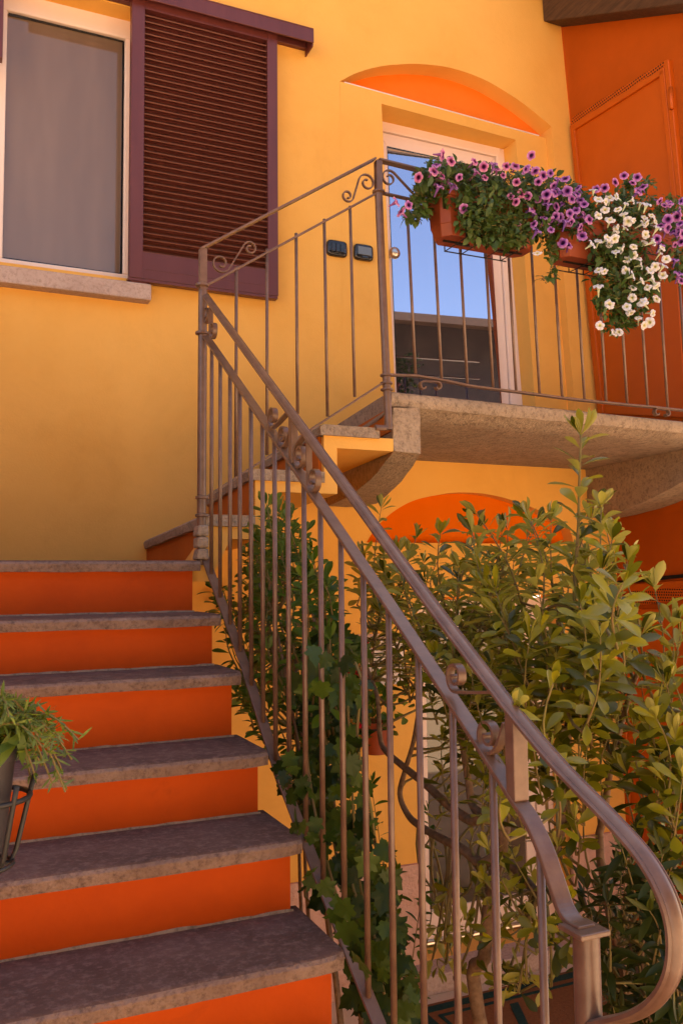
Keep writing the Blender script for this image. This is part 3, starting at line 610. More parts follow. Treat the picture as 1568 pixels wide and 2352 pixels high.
# end post under the flat cap, flat ties between the two rails
ep = at(1345, 2140, 'x', RX); g = MB(); g.tube([(RX, ep.y, GZ), (RX, ep.y, ep.z)], .019, 14); g.build('post', IR, rail1, 40)
g = MB(); g.box((RX - .026, ep.y - .022, ep.z - .003), (RX + .026, ep.y + .03, ep.z + .005)); bevel(g.build('cap', IR, rail1), .002)
for px, wd in ((676, .02), (1180, .028)):
    y = at(px, 1500, 'x', RX).y; z1 = interp_z(hs, y); z0 = interp_z(lsm, y)
    g = MB(); g.box((RX - wd / 2, y - .012, z0), (RX + wd / 2, y + .012, z1 - .004)); bevel(g.build('tie_bar', IR, rail1), .002)
def jscroll(mb, c, r_, tail, kind, wd=.016, th=.005):   # one spiral in the plane of the railing with a tail to the rail above
    cc = at(*c, 'x', RX); tt = at(*tail, 'x', RX); ca, cz = -cc.y, cc.z; pts = []; n = 30
    for i in range(n + 1):
        q = i / n; rr = r_ * (.25 + .75 * q ** .8)
        ang = math.radians(-90) - (1 - q) * 1.3 * 2 * math.pi if kind == 1 else math.pi + (1 - q) * 1.3 * 2 * math.pi
        pts.append((ca + rr * math.cos(ang), cz + rr * math.sin(ang)))
    p0 = pts[-1]; p2 = (-tt.y, tt.z); p1 = (p0[0] + r_ * .9, p0[1]) if kind == 1 else (p0[0], (p0[1] + p2[1]) / 2 + .01)
    for i in range(1, 9):
        t = i / 8; pts.append(tuple((1 - t) ** 2 * p0[k] + 2 * t * (1 - t) * p1[k] + t * t * p2[k] for k in (0, 1)))
    mb.sweep([Vector((RX, -a_, z_)) for a_, z_ in pts], [(-th / 2, -wd / 2), (th / 2, -wd / 2), (th / 2, wd / 2), (-th / 2, wd / 2)], (1, 0, 0))
for c_, r_, t_, kd in (((475, 722), .034, (469, 680), 2), ((490, 757), .034, (484, 706), 2), ((627, 957), .032, (664, 945), 1), ((651, 1001), .032, (674, 975), 1), ((690, 1046), .036, (702, 998), 2), ((722, 1100), .036, (709, 1015), 2), ((1049, 1554), .027, (1140, 1590), 1), ((1124, 1690), .029, (1163, 1660), 1)):
    g = MB(); jscroll(g, c_, r_, t_, kd); g.build('scroll', IR, rail1, 40)
# --- upper flight
rail2 = thing('stair_railing', 'thin taupe iron railing rising along the short upper flight by the wall', 'railing', (1.2, YN, .3))
def Q(x, y, Y=YN): return at(x, y, 'y', Y)
YP = YN - .0
p1t, p1b = Q(466, 572), Vector((Q(462, 1285).x, YP, .06))
p2t, p2b = Q(868, 370), Vector((Q(892, 975).x, YP, .60))
g = MB(); g.tube([p1b, (p1t.x, YP, Q(470, 668).z)], .0165, 14); bar(g, (p1t.x, YP, Q(470, 668).z), (p1t.x, YP, p1t.z), .026, .026, (0, 1, 0)); g.build('post', IR, rail2, 40)
for y_ in (655, 765, 1143, 1184): g = MB(); ring(g, Q(464, y_), .025, .012); g.build('collar', IR, rail2, 40)
g = MB(); m_ = Q(869, 440); g.tube([p2b, m_], .0165, 14); bar(g, m_, p2t, .026, .026, (0, 1, 0)); g.tube([p2b + Vector((-.06, 0, .004)), p2b + Vector((-.015, 0, .006)), p2b + Vector((0, 0, .03))], .012, 8); g.build('post', IR, rail2, 40)
for x_, y_ in ((869, 440), (887, 862), (887, 880), (888, 895)): g = MB(); ring(g, Q(x_, y_), .026, .01); g.build('collar', IR, rail2, 40)
def flatbar(parent, a, b, wd, th, name='rail'):
    g = MB(); bar(g, a, b, wd, th, (0, 0, 1)); return bevel(g.build(name, IR, parent), .0015)
flatbar(rail2, Q(459, 573), Q(860, 365), .034, .008, 'handrail'); flatbar(rail2, Q(474, 655), Q(868, 441), .014, .008); flatbar(rail2, Q(466, 1146), Q(884, 876), .014, .008)
for t, b in (((408 * .4297 + 367.5, 285), (405, 1410)), ((571 * .4297 + 367.5, 190), (572, 1290)), ((727 * .4297 + 367.5, 105), (735, 1070)), ((877 * .4297 + 367.5, 30), (895, 1085)), ((1015 * .4297 + 367.5, -40), (1040, 980))):
    a = Q(t[0], 490 + t[1] * .4297); b = Q(367.5 + b[0] * .4297, 490 + b[1] * .4297); g = MB(); g.tube([a, b], .0062, 10); g.build('picket', IR, rail2, True)
for p1, r1, p2, r2, sg in (((507, 604), .036, (574, 570), .026, -1), ((798, 449), .026, (842, 419), .036, -1)):
    g = MB(); scroll(g, 'y', YN, p1, r1, p2, r2, sg, True, .012, .005, 1.25); g.build('scroll', IR, rail2, 40)
# --- balcony
rail3 = thing('balcony_railing', 'taupe iron balcony railing carrying the petunia boxes', 'railing', (2.4, YN, .77))
ZH = Q(868, 367).z
DX = lambda X: YN + .02 + (X - 1.6) * .03 if X > 1.6 else YN
def BP(X, z): return Vector((X, DX(X), z))
xl_ = p2t.x
flatbar(rail3, BP(xl_, ZH), BP(3.55, ZH - .02), .034, .008, 'handrail'); flatbar(rail3, BP(xl_, Q(869, 441).z), BP(3.55, Q(869, 441).z - .02), .02, .008)
bp = [(890, 861), (954, 863), (1014, 873), (1073, 885.5), (1132, 893.5), (1185, 900), (1239, 907), (1290.7, 914), (1342, 920), (1392, 925), (1440, 930), (1487, 934), (1533, 939), (1580, 944)]
bpts = [at(x, y, 'y', YN + .03) for x, y in bp]; bpts.append(bpts[-1] + (bpts[-1] - bpts[-2]) * 2)
g = MB(); g.sweep(bpts, [(-.014, -.004), (.014, -.004), (.014, .004), (-.014, .004)], (0, 0, 1)); bevel(g.build('rail', IR, rail3), .0015)
for q in bpts[1:]:
    top = Vector((q.x - .028, q.y - .0, ZH - .135)); g = MB(); g.tube([q, top], .0064, 10); g.build('picket', IR, rail3, True)
for p1, r1, p2, r2, sg, cr in (((893, 409), .036, (961, 440), .026, 1, True),):
    g = MB(); scroll(g, 'y', YN, p1, r1, p2, r2, sg, cr, .012, .005, 1.25); g.build('scroll', IR, rail3, 40)
for p1, p2 in (((972, 887), (1003, 888)), ((1508, 948), (1529, 950))):
    g = MB(); scroll(g, 'y', YN + .03, p1, .02, p2, .02, 1, False, .022, .006, .7); g.build('foot', IR, rail3, 40)

# ------------------------------------------------------------------ plants: shared leaf tools
def leaf(mb, base, dirv, up, L, Wd, curve=.25, fold=.25, shape='ob'):
    dirv = Vector(dirv).normalized(); side = dirv.cross(Vector(up))
    if side.length < 1e-3: side = dirv.cross(Vector((.3, .5, .8)))
    side.normalize(); nrm = side.cross(dirv)
    ts = (0, .12, .32, .55, .76, .9, 1); ws = {'ob': (.05, .12, .5, .88, 1, .68, .02), 'el': (.05, .45, .9, 1, .78, .42, .02), 'na': (.1, .5, .95, 1, .75, .4, .02)}[shape]
    vs = []
    for t, w_ in zip(ts, ws):
        c = Vector(base) + dirv * (L * t) - nrm * (curve * L * t * t); h = w_ * Wd / 2
        vs += [c - side * h + nrm * (fold * h), c, c + side * h + nrm * (fold * h)]
    fs = []
    for i in range(len(ts) - 1):
        a = i * 3; fs += [(a, a + 1, a + 4, a + 3), (a + 1, a + 2, a + 5, a + 4)]
    mb.add(vs, fs)
LOBE = [(0, 0), (-.10, .16), (-.34, .08), (-.44, .30), (-.36, .42), (-.62, .62), (-.46, .72), (-.34, .70), (-.30, .92), (-.16, 1.0), (0, 1.25), (.16, 1.0), (.30, .92), (.34, .70), (.46, .72), (.62, .62), (.36, .42), (.44, .30), (.34, .08), (.10, .16)]
def lobed(mb, base, dirv, up, L):
    dirv = Vector(dirv).normalized(); side = dirv.cross(Vector(up))
    if side.length < 1e-3: side = dirv.cross(Vector((.3, .5, .8)))
    side.normalize(); nrm = side.cross(dirv); s_ = L / 1.25
    f3 = lambda a, b: Vector(base) + side * (a * s_) + dirv * (b * s_) - nrm * (s_ * (.22 * a * a + .16 * b * b)) + nrm * (.05 * s_ * math.sin(a * 14 + b * 9))
    vs = [f3(0, .45)] + [f3(*q) for q in LOBE]; n = len(LOBE)
    mb.add(vs, [(0, 1 + (i + 1) % n, 1 + i) for i in range(n)])
def rv(rng): 
    while True:
        v = Vector((rng.uniform(-1, 1), rng.uniform(-1, 1), rng.uniform(-1, 1)))
        if .05 < v.length < 1: return v.normalized()
def inpoly(x, y, poly):
    c = False; n = len(poly)
    for i in range(n):
        (x0, y0), (x1, y1) = poly[i], poly[(i + 1) % n]
        if (y0 > y) != (y1 > y) and x < (x1 - x0) * (y - y0) / (y1 - y0) + x0: c = not c
    return c
def curve_pts(a, b, bend, n=6):
    a, b = Vector(a), Vector(b); return [a.lerp(b, i / n) + Vector(bend) * math.sin(math.pi * i / n) for i in range(n + 1)]
def shoot(lf, st, path, L, Wd, rng, gap=.022, r0=.003, shape='ob', first=.15, elev=(.5, 1.0), tuft=4):
    n = len(path); st.tube(path, [r0 * (1 - .6 * i / (n - 1)) for i in range(n)], 5)
    lens = [0]
    for a, b in zip(path, path[1:]): lens.append(lens[-1] + (Vector(b) - Vector(a)).length)
    tot = lens[-1]; s_ = tot * first; ph = rng.uniform(0, 6.28)
    while s_ < tot:
        i = max(k for k in range(n) if lens[k] <= s_); i = min(i, n - 2); t = (s_ - lens[i]) / max(1e-6, lens[i + 1] - lens[i])
        a, b = Vector(path[i]), Vector(path[i + 1]); p = a.lerp(b, t); ax_ = (b - a).normalized()
        e1 = ax_.orthogonal().normalized(); e2 = ax_.cross(e1); ph += 2.4
        out = e1 * math.cos(ph) + e2 * math.sin(ph); el = rng.uniform(*elev) - .35 * (1 - s_ / tot)
        dr = out + ax_ * el + Vector((0, 0, rng.uniform(-.25, .15))); k = rng.uniform(.75, 1.12) * (1 - .25 * max(0, s_ / tot - .75) * 4 * .6)
        leaf(lf, p, dr, ax_ + rv(rng) * .35, L * k, Wd * k, rng.uniform(.05, .4), rng.uniform(.15, .5), shape)
        s_ += gap * rng.uniform(.6, 1.4)
    ax_ = (Vector(path[-1]) - Vector(path[-2])).normalized()
    for k in range(tuft):
        leaf(lf, path[-1], ax_ + rv(rng) * .55, rv(rng), L * rng.uniform(.55, .9), Wd * rng.uniform(.5, .8), rng.uniform(-.1, .2), .5, shape)
def px3(x, y, X): return at(x, y, 'x', X)

# ---- main glossy shrub beside the railing
rng = random.Random(11)
shrub = thing('shrub', 'tall glossy broad leaved shrub with an upright leader beside the stair railing', 'shrub', (1.45, 1.9, GZ))
lf, st, tk = MB(), MB(), MB()
foot = Vector((1.36, 1.72, GZ + .04))
def limb(pts, r0, r1): 
    p = smooth_path([Vector(q) for q in pts], 4, 1); n = len(p); tk.tube(p, [r0 + (r1 - r0) * i / (n - 1) for i in range(n)], 8); return p
X0 = 1.36
trunk = limb([foot, px3(1098, 2330, X0), px3(1112, 2200, X0), px3(1125, 2060, X0), px3(1150, 1960, X0)], .021, .016)
la_ = limb([px3(1150, 1960, X0), px3(1158, 1900, X0), px3(1110, 1880, X0 - .02), px3(1080, 1885, X0), px3(1030, 1850, X0), px3(980, 1805, X0), px3(925, 1760, X0), px3(885, 1725, X0), px3(872, 1690, X0), px3(866, 1600, X0), px3(842, 1530, X0), px3(830, 1420, X0 - .05)], .017, .006)
lb_ = limb([px3(1150, 1960, X0), px3(1110, 1985, X0), px3(1060, 1950, X0), px3(1010, 1925, X0), px3(960, 1895, X0), px3(935, 1870, X0), px3(918, 1825, X0), px3(930, 1770, X0), px3(950, 1700, X0), px3(965, 1600, X0)], .015, .006)
lc_ = limb([px3(1158, 1900, X0), px3(1090, 1860, X0 + .03), px3(1075, 1790, X0 + .03), px3(1060, 1700, X0), px3(1042, 1600, X0), px3(1040, 1450, X0)], .013, .006)
ld_ = limb([px3(1150, 1960, X0), px3(1230, 2050, X0 + .05), px3(1290, 1900, X0 + .05), px3(1300, 1750, X0 + .05), px3(1308, 1600, X0 + .05), px3(1312, 1480, X0 + .05)], .013, .008)
le_ = limb([foot + Vector((.35, -.12, 0)), px3(1400, 2100, 1.6), px3(1390, 1850, 1.6), px3(1430, 1650, 1.6), px3(1480, 1500, 1.6)], .012, .005)
lg_ = limb([foot + Vector((.5, -.25, 0)), px3(1500, 2150, 1.65), px3(1530, 1950, 1.62), px3(1560, 1800, 1.6)], .012, .005)
leader = [px3(1312, 1500, X0 + .05), px3(1318, 1400, X0 + .05), px3(1322, 1300, X0 + .04), px3(1328, 1200, X0 + .03), px3(1330, 1100, X0 + .02), px3(1334, 1000, X0)]
shoot(lf, st, leader, .078, .030, rng, .013, .006, first=.0, elev=(.5, 1.1), tuft=7)
def side(path, k, tip_off, n): pass
limbs = [la_, lb_, lc_, ld_, le_, lg_, leader]
allp = [q for l_ in limbs for q in l_]
def grow(tips, L, Wd, gap, Xr, rng, lens_=(.16, .3), lf=lf, st=st, shape='ob', nodes=allp, tuft=4, elev=(.5, 1.0), drop=0):
    for (x, y) in tips:
        X = rng.uniform(*Xr); tip = px3(x, y, X)
        near = min(nodes, key=lambda q: (Vector(q) - tip - Vector((0, 0, -.22))).length + rng.uniform(0, .08)) if nodes else tip
        dd = (Vector(near) - tip); ln = rng.uniform(*lens_)
        base = tip + dd.normalized() * min(dd.length, ln) * .6 + Vector((rng.uniform(-.04, .04), rng.uniform(-.04, .04), -ln * .6 + drop))
        pth = curve_pts(base, tip, rv(rng) * .02, 5)
        shoot(lf, st, pth, L, Wd, rng, gap, .0032, shape, .1, elev, tuft)
        if dd.length < 3: st.tube(curve_pts(near, base, rv(rng) * .03, 4), [.005, .0045, .004, .0037, .0034], 5)
def scatter(poly, n, rng, holes=()):
    xs = [q[0] for q in poly]; ys = [q[1] for q in poly]; out = []
    while len(out) < n:
        x, y = rng.uniform(min(xs), max(xs)), rng.uniform(min(ys), max(ys))
        if not inpoly(x, y, poly): continue
        if any(inpoly(x, y, h[0]) and rng.random() > h[1] for h in holes): continue
        if out and min((x - a) ** 2 + (y - b) ** 2 for a, b in out) < 12 ** 2 and rng.random() < .8: continue
        out.append((x, y))
    return out
crown = [(815, 1240), (850, 1180), (885, 1165), (930, 1245), (1010, 1225), (1060, 1235), (1095, 1185), (1130, 1225), (1190, 1190), (1230, 1185), (1270, 1240), (1370, 1160), (1410, 1230), (1440, 1330), (1400, 1440), (1420, 1560), (1330, 1640), (1230, 1640), (1120, 1560), (960, 1500), (860, 1440)]
grow([(875, 1168), (1095, 1182), (1210, 1180), (1152, 1225), (1010, 1228), (955, 1238), (1265, 1195), (1380, 1165), (1405, 1240), (1440, 1290)], .07, .027, .014, (1.3, 1.5), rng, (.2, .3), tuft=6)
grow(scatter(crown, 118, rng), .076, .026, .0125, (1.15, 1.75), rng)
right = [(1400, 1420), (1500, 1355), (1560, 1400), (1568, 1560), (1568, 1990), (1490, 1960), (1420, 1820), (1380, 1640)]
grow([(1503, 1352), (1545, 1440), (1470, 1560), (1530, 1570), (1490, 1665), (1550, 1700), (1560, 1800), (1440, 1780)], .085, .034, .02, (1.45, 1.6), rng, (.22, .34), tuft=6)
grow(scatter(right, 14, rng), .074, .028, .02, (1.4, 1.8), rng)
mid_ = [(1180, 1600), (1420, 1580), (1430, 1800), (1330, 1900), (1250, 1800)]
grow(scatter(mid_, 9, rng), .065, .025, .026, (1.1, 1.5), rng)
low = [(970, 1640), (1200, 1650), (1290, 1900), (1300, 2280), (1000, 2300), (980, 2000)]
grow(scatter(low, 30, rng), .06, .022, .022, (1.25, 1.6), rng, (.12, .22))
low2 = [(1020, 1930), (1100, 1960), (1290, 1900), (1330, 2050), (1300, 2300), (1010, 2250)]
grow(scatter(low2, 13, rng), .062, .022, .017, (1.2, 1.6), rng, (.12, .22))
grow(scatter([(990, 1500), (1180, 1520), (1260, 1660), (1200, 1760), (1010, 1700)], 20, rng), .066, .024, .016, (1.2, 1.6), rng, (.14, .22))
# sprays leaning over the handrail
grow([(1185, 1625), (1160, 1780), (1270, 1570)], .052, .02, .026, (.80, .86), rng, (.14, .2), tuft=4)
lf.build('foliage', M['leaf_shrub'], shrub, True, inv=1); st.build('twigs', M['stem'], shrub, True); tk.build('trunk', M['bark'], shrub, True)

# ---- trifoliate bush by the upper end of the railing
rng = random.Random(5)
bush = thing('bush', 'mid green bush growing through the upper pickets below the landing', 'shrub', (1.1, 2.5, GZ))
lf, st, tk = MB(), MB(), MB()
nodes = []
for k in range(6):
    p = curve_pts((1.15 + rng.uniform(-.1, .1), 2.45 + rng.uniform(-.15, .15), GZ), px3(rng.uniform(590, 720), rng.uniform(1280, 1500), rng.uniform(.95, 1.2)), rv(rng) * .08, 8); tk.tube(p, [.009 - .0006 * i for i in range(9)], 6); nodes += p
cp = [(590, 1160), (625, 1150), (700, 1210), (735, 1290), (775, 1390), (800, 1480), (790, 1560), (720, 1620), (640, 1640), (560, 1560), (535, 1450), (490, 1390), (500, 1340), (560, 1310), (560, 1230)]
grow([(612, 1158), (640, 1175), (700, 1225), (590, 1215), (490, 1345), (505, 1375), (575, 1600), (600, 1640), (545, 1590), (530, 1470)], .062, .026, .016, (.9, 1.05), rng, (.14, .2), lf, st, 'ob', nodes, 5)
grow([(488, 1350), (512, 1395), (520, 1440), (552, 1560), (575, 1610), (600, 1660), (545, 1600)], .06, .025, .014, (.845, .87), rng, (.1, .16), lf, st, 'ob', nodes, 5)
grow(scatter([(590, 1170), (640, 1150), (720, 1240), (780, 1400), (640, 1420), (560, 1330)], 22, rng), .066, .028, .014, (.9, 1.15), rng, (.12, .2), lf, st, 'ob', nodes, 5)
grow(scatter(cp, 62, rng), .07, .029, .014, (.88, 1.3), rng, (.12, .2), lf, st, 'ob', nodes, 4, (.1, .8))
lf.build('foliage', M['leaf_choisya'], bush, True, inv=1); st.build('twigs', M['stem'], bush, True); tk.build('stems', M['bark'], bush, True)

# ---- dark lobed climber hanging down the outside of the pickets
rng = random.Random(9)
vine = thing('climber', 'dark lobed leaf climber trailing down behind the middle pickets', 'climbing plant', (1.0, 1.9, GZ))
lf, tk = MB(), MB()
strands = [[(760, 1440), (740, 1600), (760, 1800), (800, 2000), (860, 2200), (900, 2360)], [(720, 1500), (700, 1650), (720, 1850), (770, 2050), (830, 2250), (880, 2360)], [(790, 1450), (800, 1650), (810, 1850), (830, 2050), (890, 2240), (930, 2360)], [(700, 1700), (660, 1790), (690, 1850), (720, 1980), (700, 2060), (770, 2100)], [(800, 1480), (830, 1560), (820, 1700), (850, 1850), (870, 2000), (900, 2150)]]
for s_ in strands:
    X = rng.uniform(.9, 1.08); p = smooth_path([px3(x, y, X + rng.uniform(-.03, .03)) for x, y in s_], 5, 1); tk.tube(p, .004, 5); tk.build('stem', M['stem'], vine, True); tk = MB()
vp = [(690, 1480), (770, 1420), (820, 1450), (835, 1600), (835, 1800), (870, 1950), (920, 2120), (950, 2360), (850, 2360), (790, 2180), (745, 2000), (690, 1880), (650, 1790), (700, 1700), (670, 1600)]
lv = [(x, y, rng.uniform(.88, 1.22)) for x, y in scatter(vp, 470, rng)]
lv += [(x, y, rng.uniform(.785, .815)) for x, y in scatter([(640, 1720), (700, 1740), (790, 2020), (850, 2200), (810, 2200), (740, 2060), (690, 1960)], 16, rng)]
lv += [(x, y, .80) for x, y in ((625, 1755), (690, 1780), (655, 1725), (700, 2010), (690, 2040), (735, 2020), (760, 2060), (720, 1480), (760, 1500), (800, 1500), (735, 1560), (790, 2110), (815, 2080))]
for x, y, X in lv:
    b = px3(x, y, X); face = (-b).normalized() + rv(rng) * .75 + Vector((0, 0, .35)); dr = Vector((rng.uniform(-.8, .8), rng.uniform(-.5, .5), -rng.uniform(.2, 1))); L = rng.uniform(.04, .082)
    lobed(lf, b, dr, face, L)
lf.build('foliage', M['leaf_ivy'], vine, True, inv=1)

# ---- low dark planting at the right foot of the railing
rng = random.Random(21)
under = thing('bush', 'dark low bush at the foot of the railing end post', 'shrub', (1.6, 1.3, GZ))
lf, st, tk = MB(), MB(), MB(); nodes = []
for k in range(9):
    p = curve_pts((1.5 + rng.uniform(-.25, .35), 1.5 + rng.uniform(-.3, .3), GZ), px3(rng.uniform(1340, 1560), rng.uniform(1980, 2200), rng.uniform(1.35, 1.8)), rv(rng) * .06, 8); tk.tube(p, [.007 - .0005 * i for i in range(9)], 6); nodes += p
up_ = [(1330, 2010), (1420, 1930), (1500, 1900), (1568, 1880), (1580, 2360), (1380, 2360)]
grow(scatter(up_, 70, rng), .075, .02, .016, (1.3, 1.95), rng, (.12, .22), lf, st, 'na', nodes, 3, (.1, .7))
lf.build('foliage', M['leaf_dark'], under, True, inv=1); st.build('twigs', M['stem'], under, True); tk.build('stems', M['bark'], under, True)
# climbing sprigs at the pink dado
rng = random.Random(31)
sprig = thing('climber', 'bright green leafy stems against the pink base of the wall left of the lower door', 'climbing plant', (1.3, 2.2, GZ))
lf, st = MB(), MB()
for k in range(7):
    a = px3(915, 2390, 1.35); b = px3(rng.uniform(850, 1000), rng.uniform(1750, 2200), rng.uniform(1.2, 1.5)); shoot(lf, st, curve_pts(a, b, rv(rng) * .06, 8), .055, .02, rng, .022, .003, 'el', .1, (.2, .8), 3)
lf.build('foliage', M['leaf_choisya'], sprig, True, inv=1); st.build('stems', M['stem'], sprig, True)

# ------------------------------------------------------------------ flower boxes and petunias on the balcony railing
def planter(xa, xb, zb_, zt_, yf, yb, label):
    root = thing('flower_box', label, 'flower box', ((xa + xb) / 2, (yf + yb) / 2, zb_), 'terracotta flower boxes on the balcony railing')
    def ringp(x0, x1, y0, y1, z, c): return [(x0 + c, y0, z), (x1 - c, y0, z), (x1, y0 + c, z), (x1, y1 - c, z), (x1 - c, y1, z), (x0 + c, y1, z), (x0, y1 - c, z), (x0, y0 + c, z)]
    g = MB(); lev = [(0, .018), (.045, .008), (.047, .006), (.15, .0), (.152, -.006), (.172, -.006)]
    h = (zt_ - zb_) / .172; vs = []
    for z, i_ in lev: vs += ringp(xa + i_, xb - i_, yf + i_, yb - i_, zb_ + z * h, .03)
    vs += ringp(xa + .008, xb - .008, yf + .008, yb - .008, zb_ + .172 * h, .026) + ringp(xa + .01, xb - .01, yf + .01, yb - .01, zb_ + .14 * h, .026)
    g.add(vs, [tuple(range(8))[::-1]] + [(i * 8 + j, i * 8 + (j + 1) % 8, (i + 1) * 8 + (j + 1) % 8, (i + 1) * 8 + j) for i in range(7) for j in range(8)])
    bevel(g.build('box', M['terracotta'], root), .002)
    g = MB(); g.box((xa + .012, yf + .012, zb_ + .10 * h), (xb - .012, yb - .012, zb_ + .145 * h)); g.build('soil', M['soil'], root)
    L = xb - xa
    for t in (.22, .78): g = MB(); g.box((xa + L * (t - .13), (yf + yb) / 2 - .006, zb_ - .004), (xa + L * (t + .13), (yf + yb) / 2 + .006, zb_ + .001)); g.build('foot_slot', M['void'], root)
    g = MB()
    for t in (.3, .72):
        x = xa + L * t
        for dx in (-.04, .04):
            g.tube([(x + dx, yb + .05, zt_ + .06), (x + dx, yb + .02, zt_ + .07), (x + dx, yb + .012, zt_ - .02), (x + dx, yb + .01, zb_ - .008), (x + dx, yf - .004, zb_ - .01), (x + dx, yf - .012, zb_ + .06)], .0028, 6)
        g.tube([(x - .04, yf - .012, zb_ + .06), (x + .04, yf - .012, zb_ + .06)], .0028, 6); g.tube([(x - .04, (yf + yb) / 2, zb_ - .009), (x + .04, (yf + yb) / 2, zb_ - .009)], .0025, 6)
    g.tube([(xa + .10, yb + .012, zb_ - .006), (xb - .06, yb + .012, zb_ - .006)], .0028, 6)
    g.build('wire_bracket', M['blackiron'], root); return root
YB0, YB1 = 2.84, 2.99
a = at(1022, 545, 'y', YB0 + .05); b = at(1221, 572, 'y', YB0 + .06)
ZB = a.z; ZT = ZB + .175
planter(a.x - .035, b.x, ZB, ZT, YB0, YB1, 'terracotta flower box nearest the corner post, its left end bare')
a2 = at(1290, 592, 'y', YB0 + .05).x
planter(a2 - .03, a2 + .62, ZB, ZT, YB0, YB1, 'terracotta flower box under the white petunias, right of the bare ended box')
def flower_mesh(name, cols, bell=False):
    g = MB(); n = 30; rings = [(.0, -.020, 0), (.15, -.008, 0), (.32, 0, 0), (.62, .004, 1), (1.0, .0, 2)]; vs = []; col = []
    for r_, z, _ in rings:
        for j in range(n):
            t = 2 * math.pi * j / n; lob = 1 - (.13 * (1 - abs(math.cos(2.5 * t)) ** .6) if r_ > .5 else 0) * r_
            rr = .0265 * r_ * lob; zz_ = z + (.004 * math.cos(5 * t) + .002 * math.sin(11 * t)) * (r_ ** 2) - .006 * max(0, r_ - .6)
            vs.append((rr * math.cos(t), rr * math.sin(t), zz_)); vein = .82 + .18 * abs(math.cos(2.5 * t))
            k = {0: 0, .15: 0, .32: 1, .62: 2, 1.0: 3}[r_ if r_ else 0]; col.append(tuple(c * (vein if k >= 2 else 1) for c in cols[k]))
    fs = [(i * n + j, i * n + (j + 1) % n, (i + 1) * n + (j + 1) % n, (i + 1) * n + j) for i in range(4) for j in range(n)]
    # trumpet tube behind
    m0 = len(vs)
    for r_, z in ((.011, -.001), (.0075, -.012), (.0042, -.026), (.0028, -.042)):
        for j in range(10): t = 2 * math.pi * j / 10; vs.append((r_ * math.cos(t), r_ * math.sin(t), z)); col.append(cols[4])
    fs += [(m0 + i * 10 + j, m0 + (i + 1) * 10 + j, m0 + (i + 1) * 10 + (j + 1) % 10, m0 + i * 10 + (j + 1) % 10) for i in range(3) for j in range(10)]
    me = bpy.data.meshes.new(name); me.from_pydata(vs, [], fs); ca = me.color_attributes.new('col', 'FLOAT_COLOR', 'POINT')
    for i, c in enumerate(col): ca.data[i].color = (*c, 1)
    me.materials.append(M['petal']); me.shade_smooth(); return me
FP = [flower_mesh('purple_flower', [(.03, .004, .04), (.05, .006, .06), (.45, .12, .42), (.66, .32, .62), (.22, .08, .30)]),
      flower_mesh('pink_flower', [(.05, .004, .03), (.10, .01, .06), (.60, .14, .38), (.72, .36, .52), (.35, .10, .30)]),
      flower_mesh('violet_flower', [(.03, .004, .05), (.06, .01, .10), (.40, .12, .44), (.58, .28, .60), (.20, .08, .34)])]
FW = [flower_mesh('white_flower', [(.5, .45, .14), (.74, .70, .48), (.80, .78, .82), (.82, .80, .86), (.62, .68, .46)])]
def petunia(label, blobs, spots, kinds, seed, nl, fsize=1.0, loc=(0, 0, 0), front=True):
    rng = random.Random(seed); root = thing('petunia', label, 'flower', loc, 'petunias in the balcony flower boxes')
    lf, st = MB(), MB()
    tot = sum(q[2] * q[3] for q in blobs)
    for bx, by, rx_, ry_, Y, dY in blobs:
        for k in range(int(nl * rx_ * ry_ / tot)):
            while True:
                u, v, q = rng.uniform(-1, 1), rng.uniform(-1, 1), rng.uniform(-1, 1)
                if u * u + v * v + q * q < 1: break
            p = at(bx + u * rx_, by + v * ry_, 'y', Y + q * dY); L = rng.uniform(.022, .044)
            leaf(lf, p, rv(rng) + Vector((0, -.5, -.15)), Vector((0, -.6, 1)) + rv(rng) * .6, L, L * .55, rng.uniform(.1, .5), rng.uniform(.1, .4), 'el')
            if rng.random() < .3: c = at(bx, by, 'y', Y); st.tube(curve_pts(p, p.lerp(c, .5), rv(rng) * .02, 3), .0014, 4)
    lf.build('foliage', M['leaf_petunia'], root, True, inv=1); st.build('stems', M['stem'], root)
    inv_ = Matrix.Translation(-root.location)
    for x, y, Y in spots:
        p = at(x, y, 'y', Y); me = kinds[rng.randrange(len(kinds))]
        n_ = (Vector((rng.uniform(-1.1, .5), -.8, rng.uniform(-.4, .8))) + rv(rng) * .6).normalized()
        s_ = rng.uniform(.72, 1.0) * fsize; rot = n_.to_track_quat('Z', 'Y').to_matrix().to_4x4() @ Matrix.Rotation(rng.uniform(0, 6.28), 4, 'Z')
        o = bpy.data.objects.new('flower', me); sc.collection.objects.link(o); o.parent = root; o.matrix_parent_inverse = inv_
        o.matrix_basis = Matrix.Translation(p) @ rot @ Matrix.Diagonal((s_ * (rng.uniform(.88, 1.05) if rng.random() < .75 else rng.uniform(.45, .7)), s_ * rng.uniform(.85, 1.05), s_ * rng.uniform(.7, 1.35), 1))
    return root
rng = random.Random(77)
def spots(lst, poly, n, Y0, Y1): return [(x, y, rng.uniform(Y0, Y0 + .04)) for x, y in lst] + [(x, y, rng.uniform(Y0, Y1)) for x, y in scatter(poly, n, rng)]
z5 = lambda x, y: (857.5 + x * .2344, 306 + y * .2344)
z6 = lambda x, y: (1200.5 + x * .2344, 367.5 + y * .2344)
f1 = [z5(*q) for q in ((440, 430), (345, 700), (225, 670), (270, 770), (590, 370), (615, 310), (670, 415), (640, 515), (760, 270), (675, 210), (885, 735), (1090, 430), (990, 275), (1010, 375), (1175, 295), (1205, 350), (1300, 320), (1390, 320), (1400, 475), (1345, 615), (1395, 670), (1415, 880), (1270, 410), (840, 430), (1490, 350), (1545, 215))]
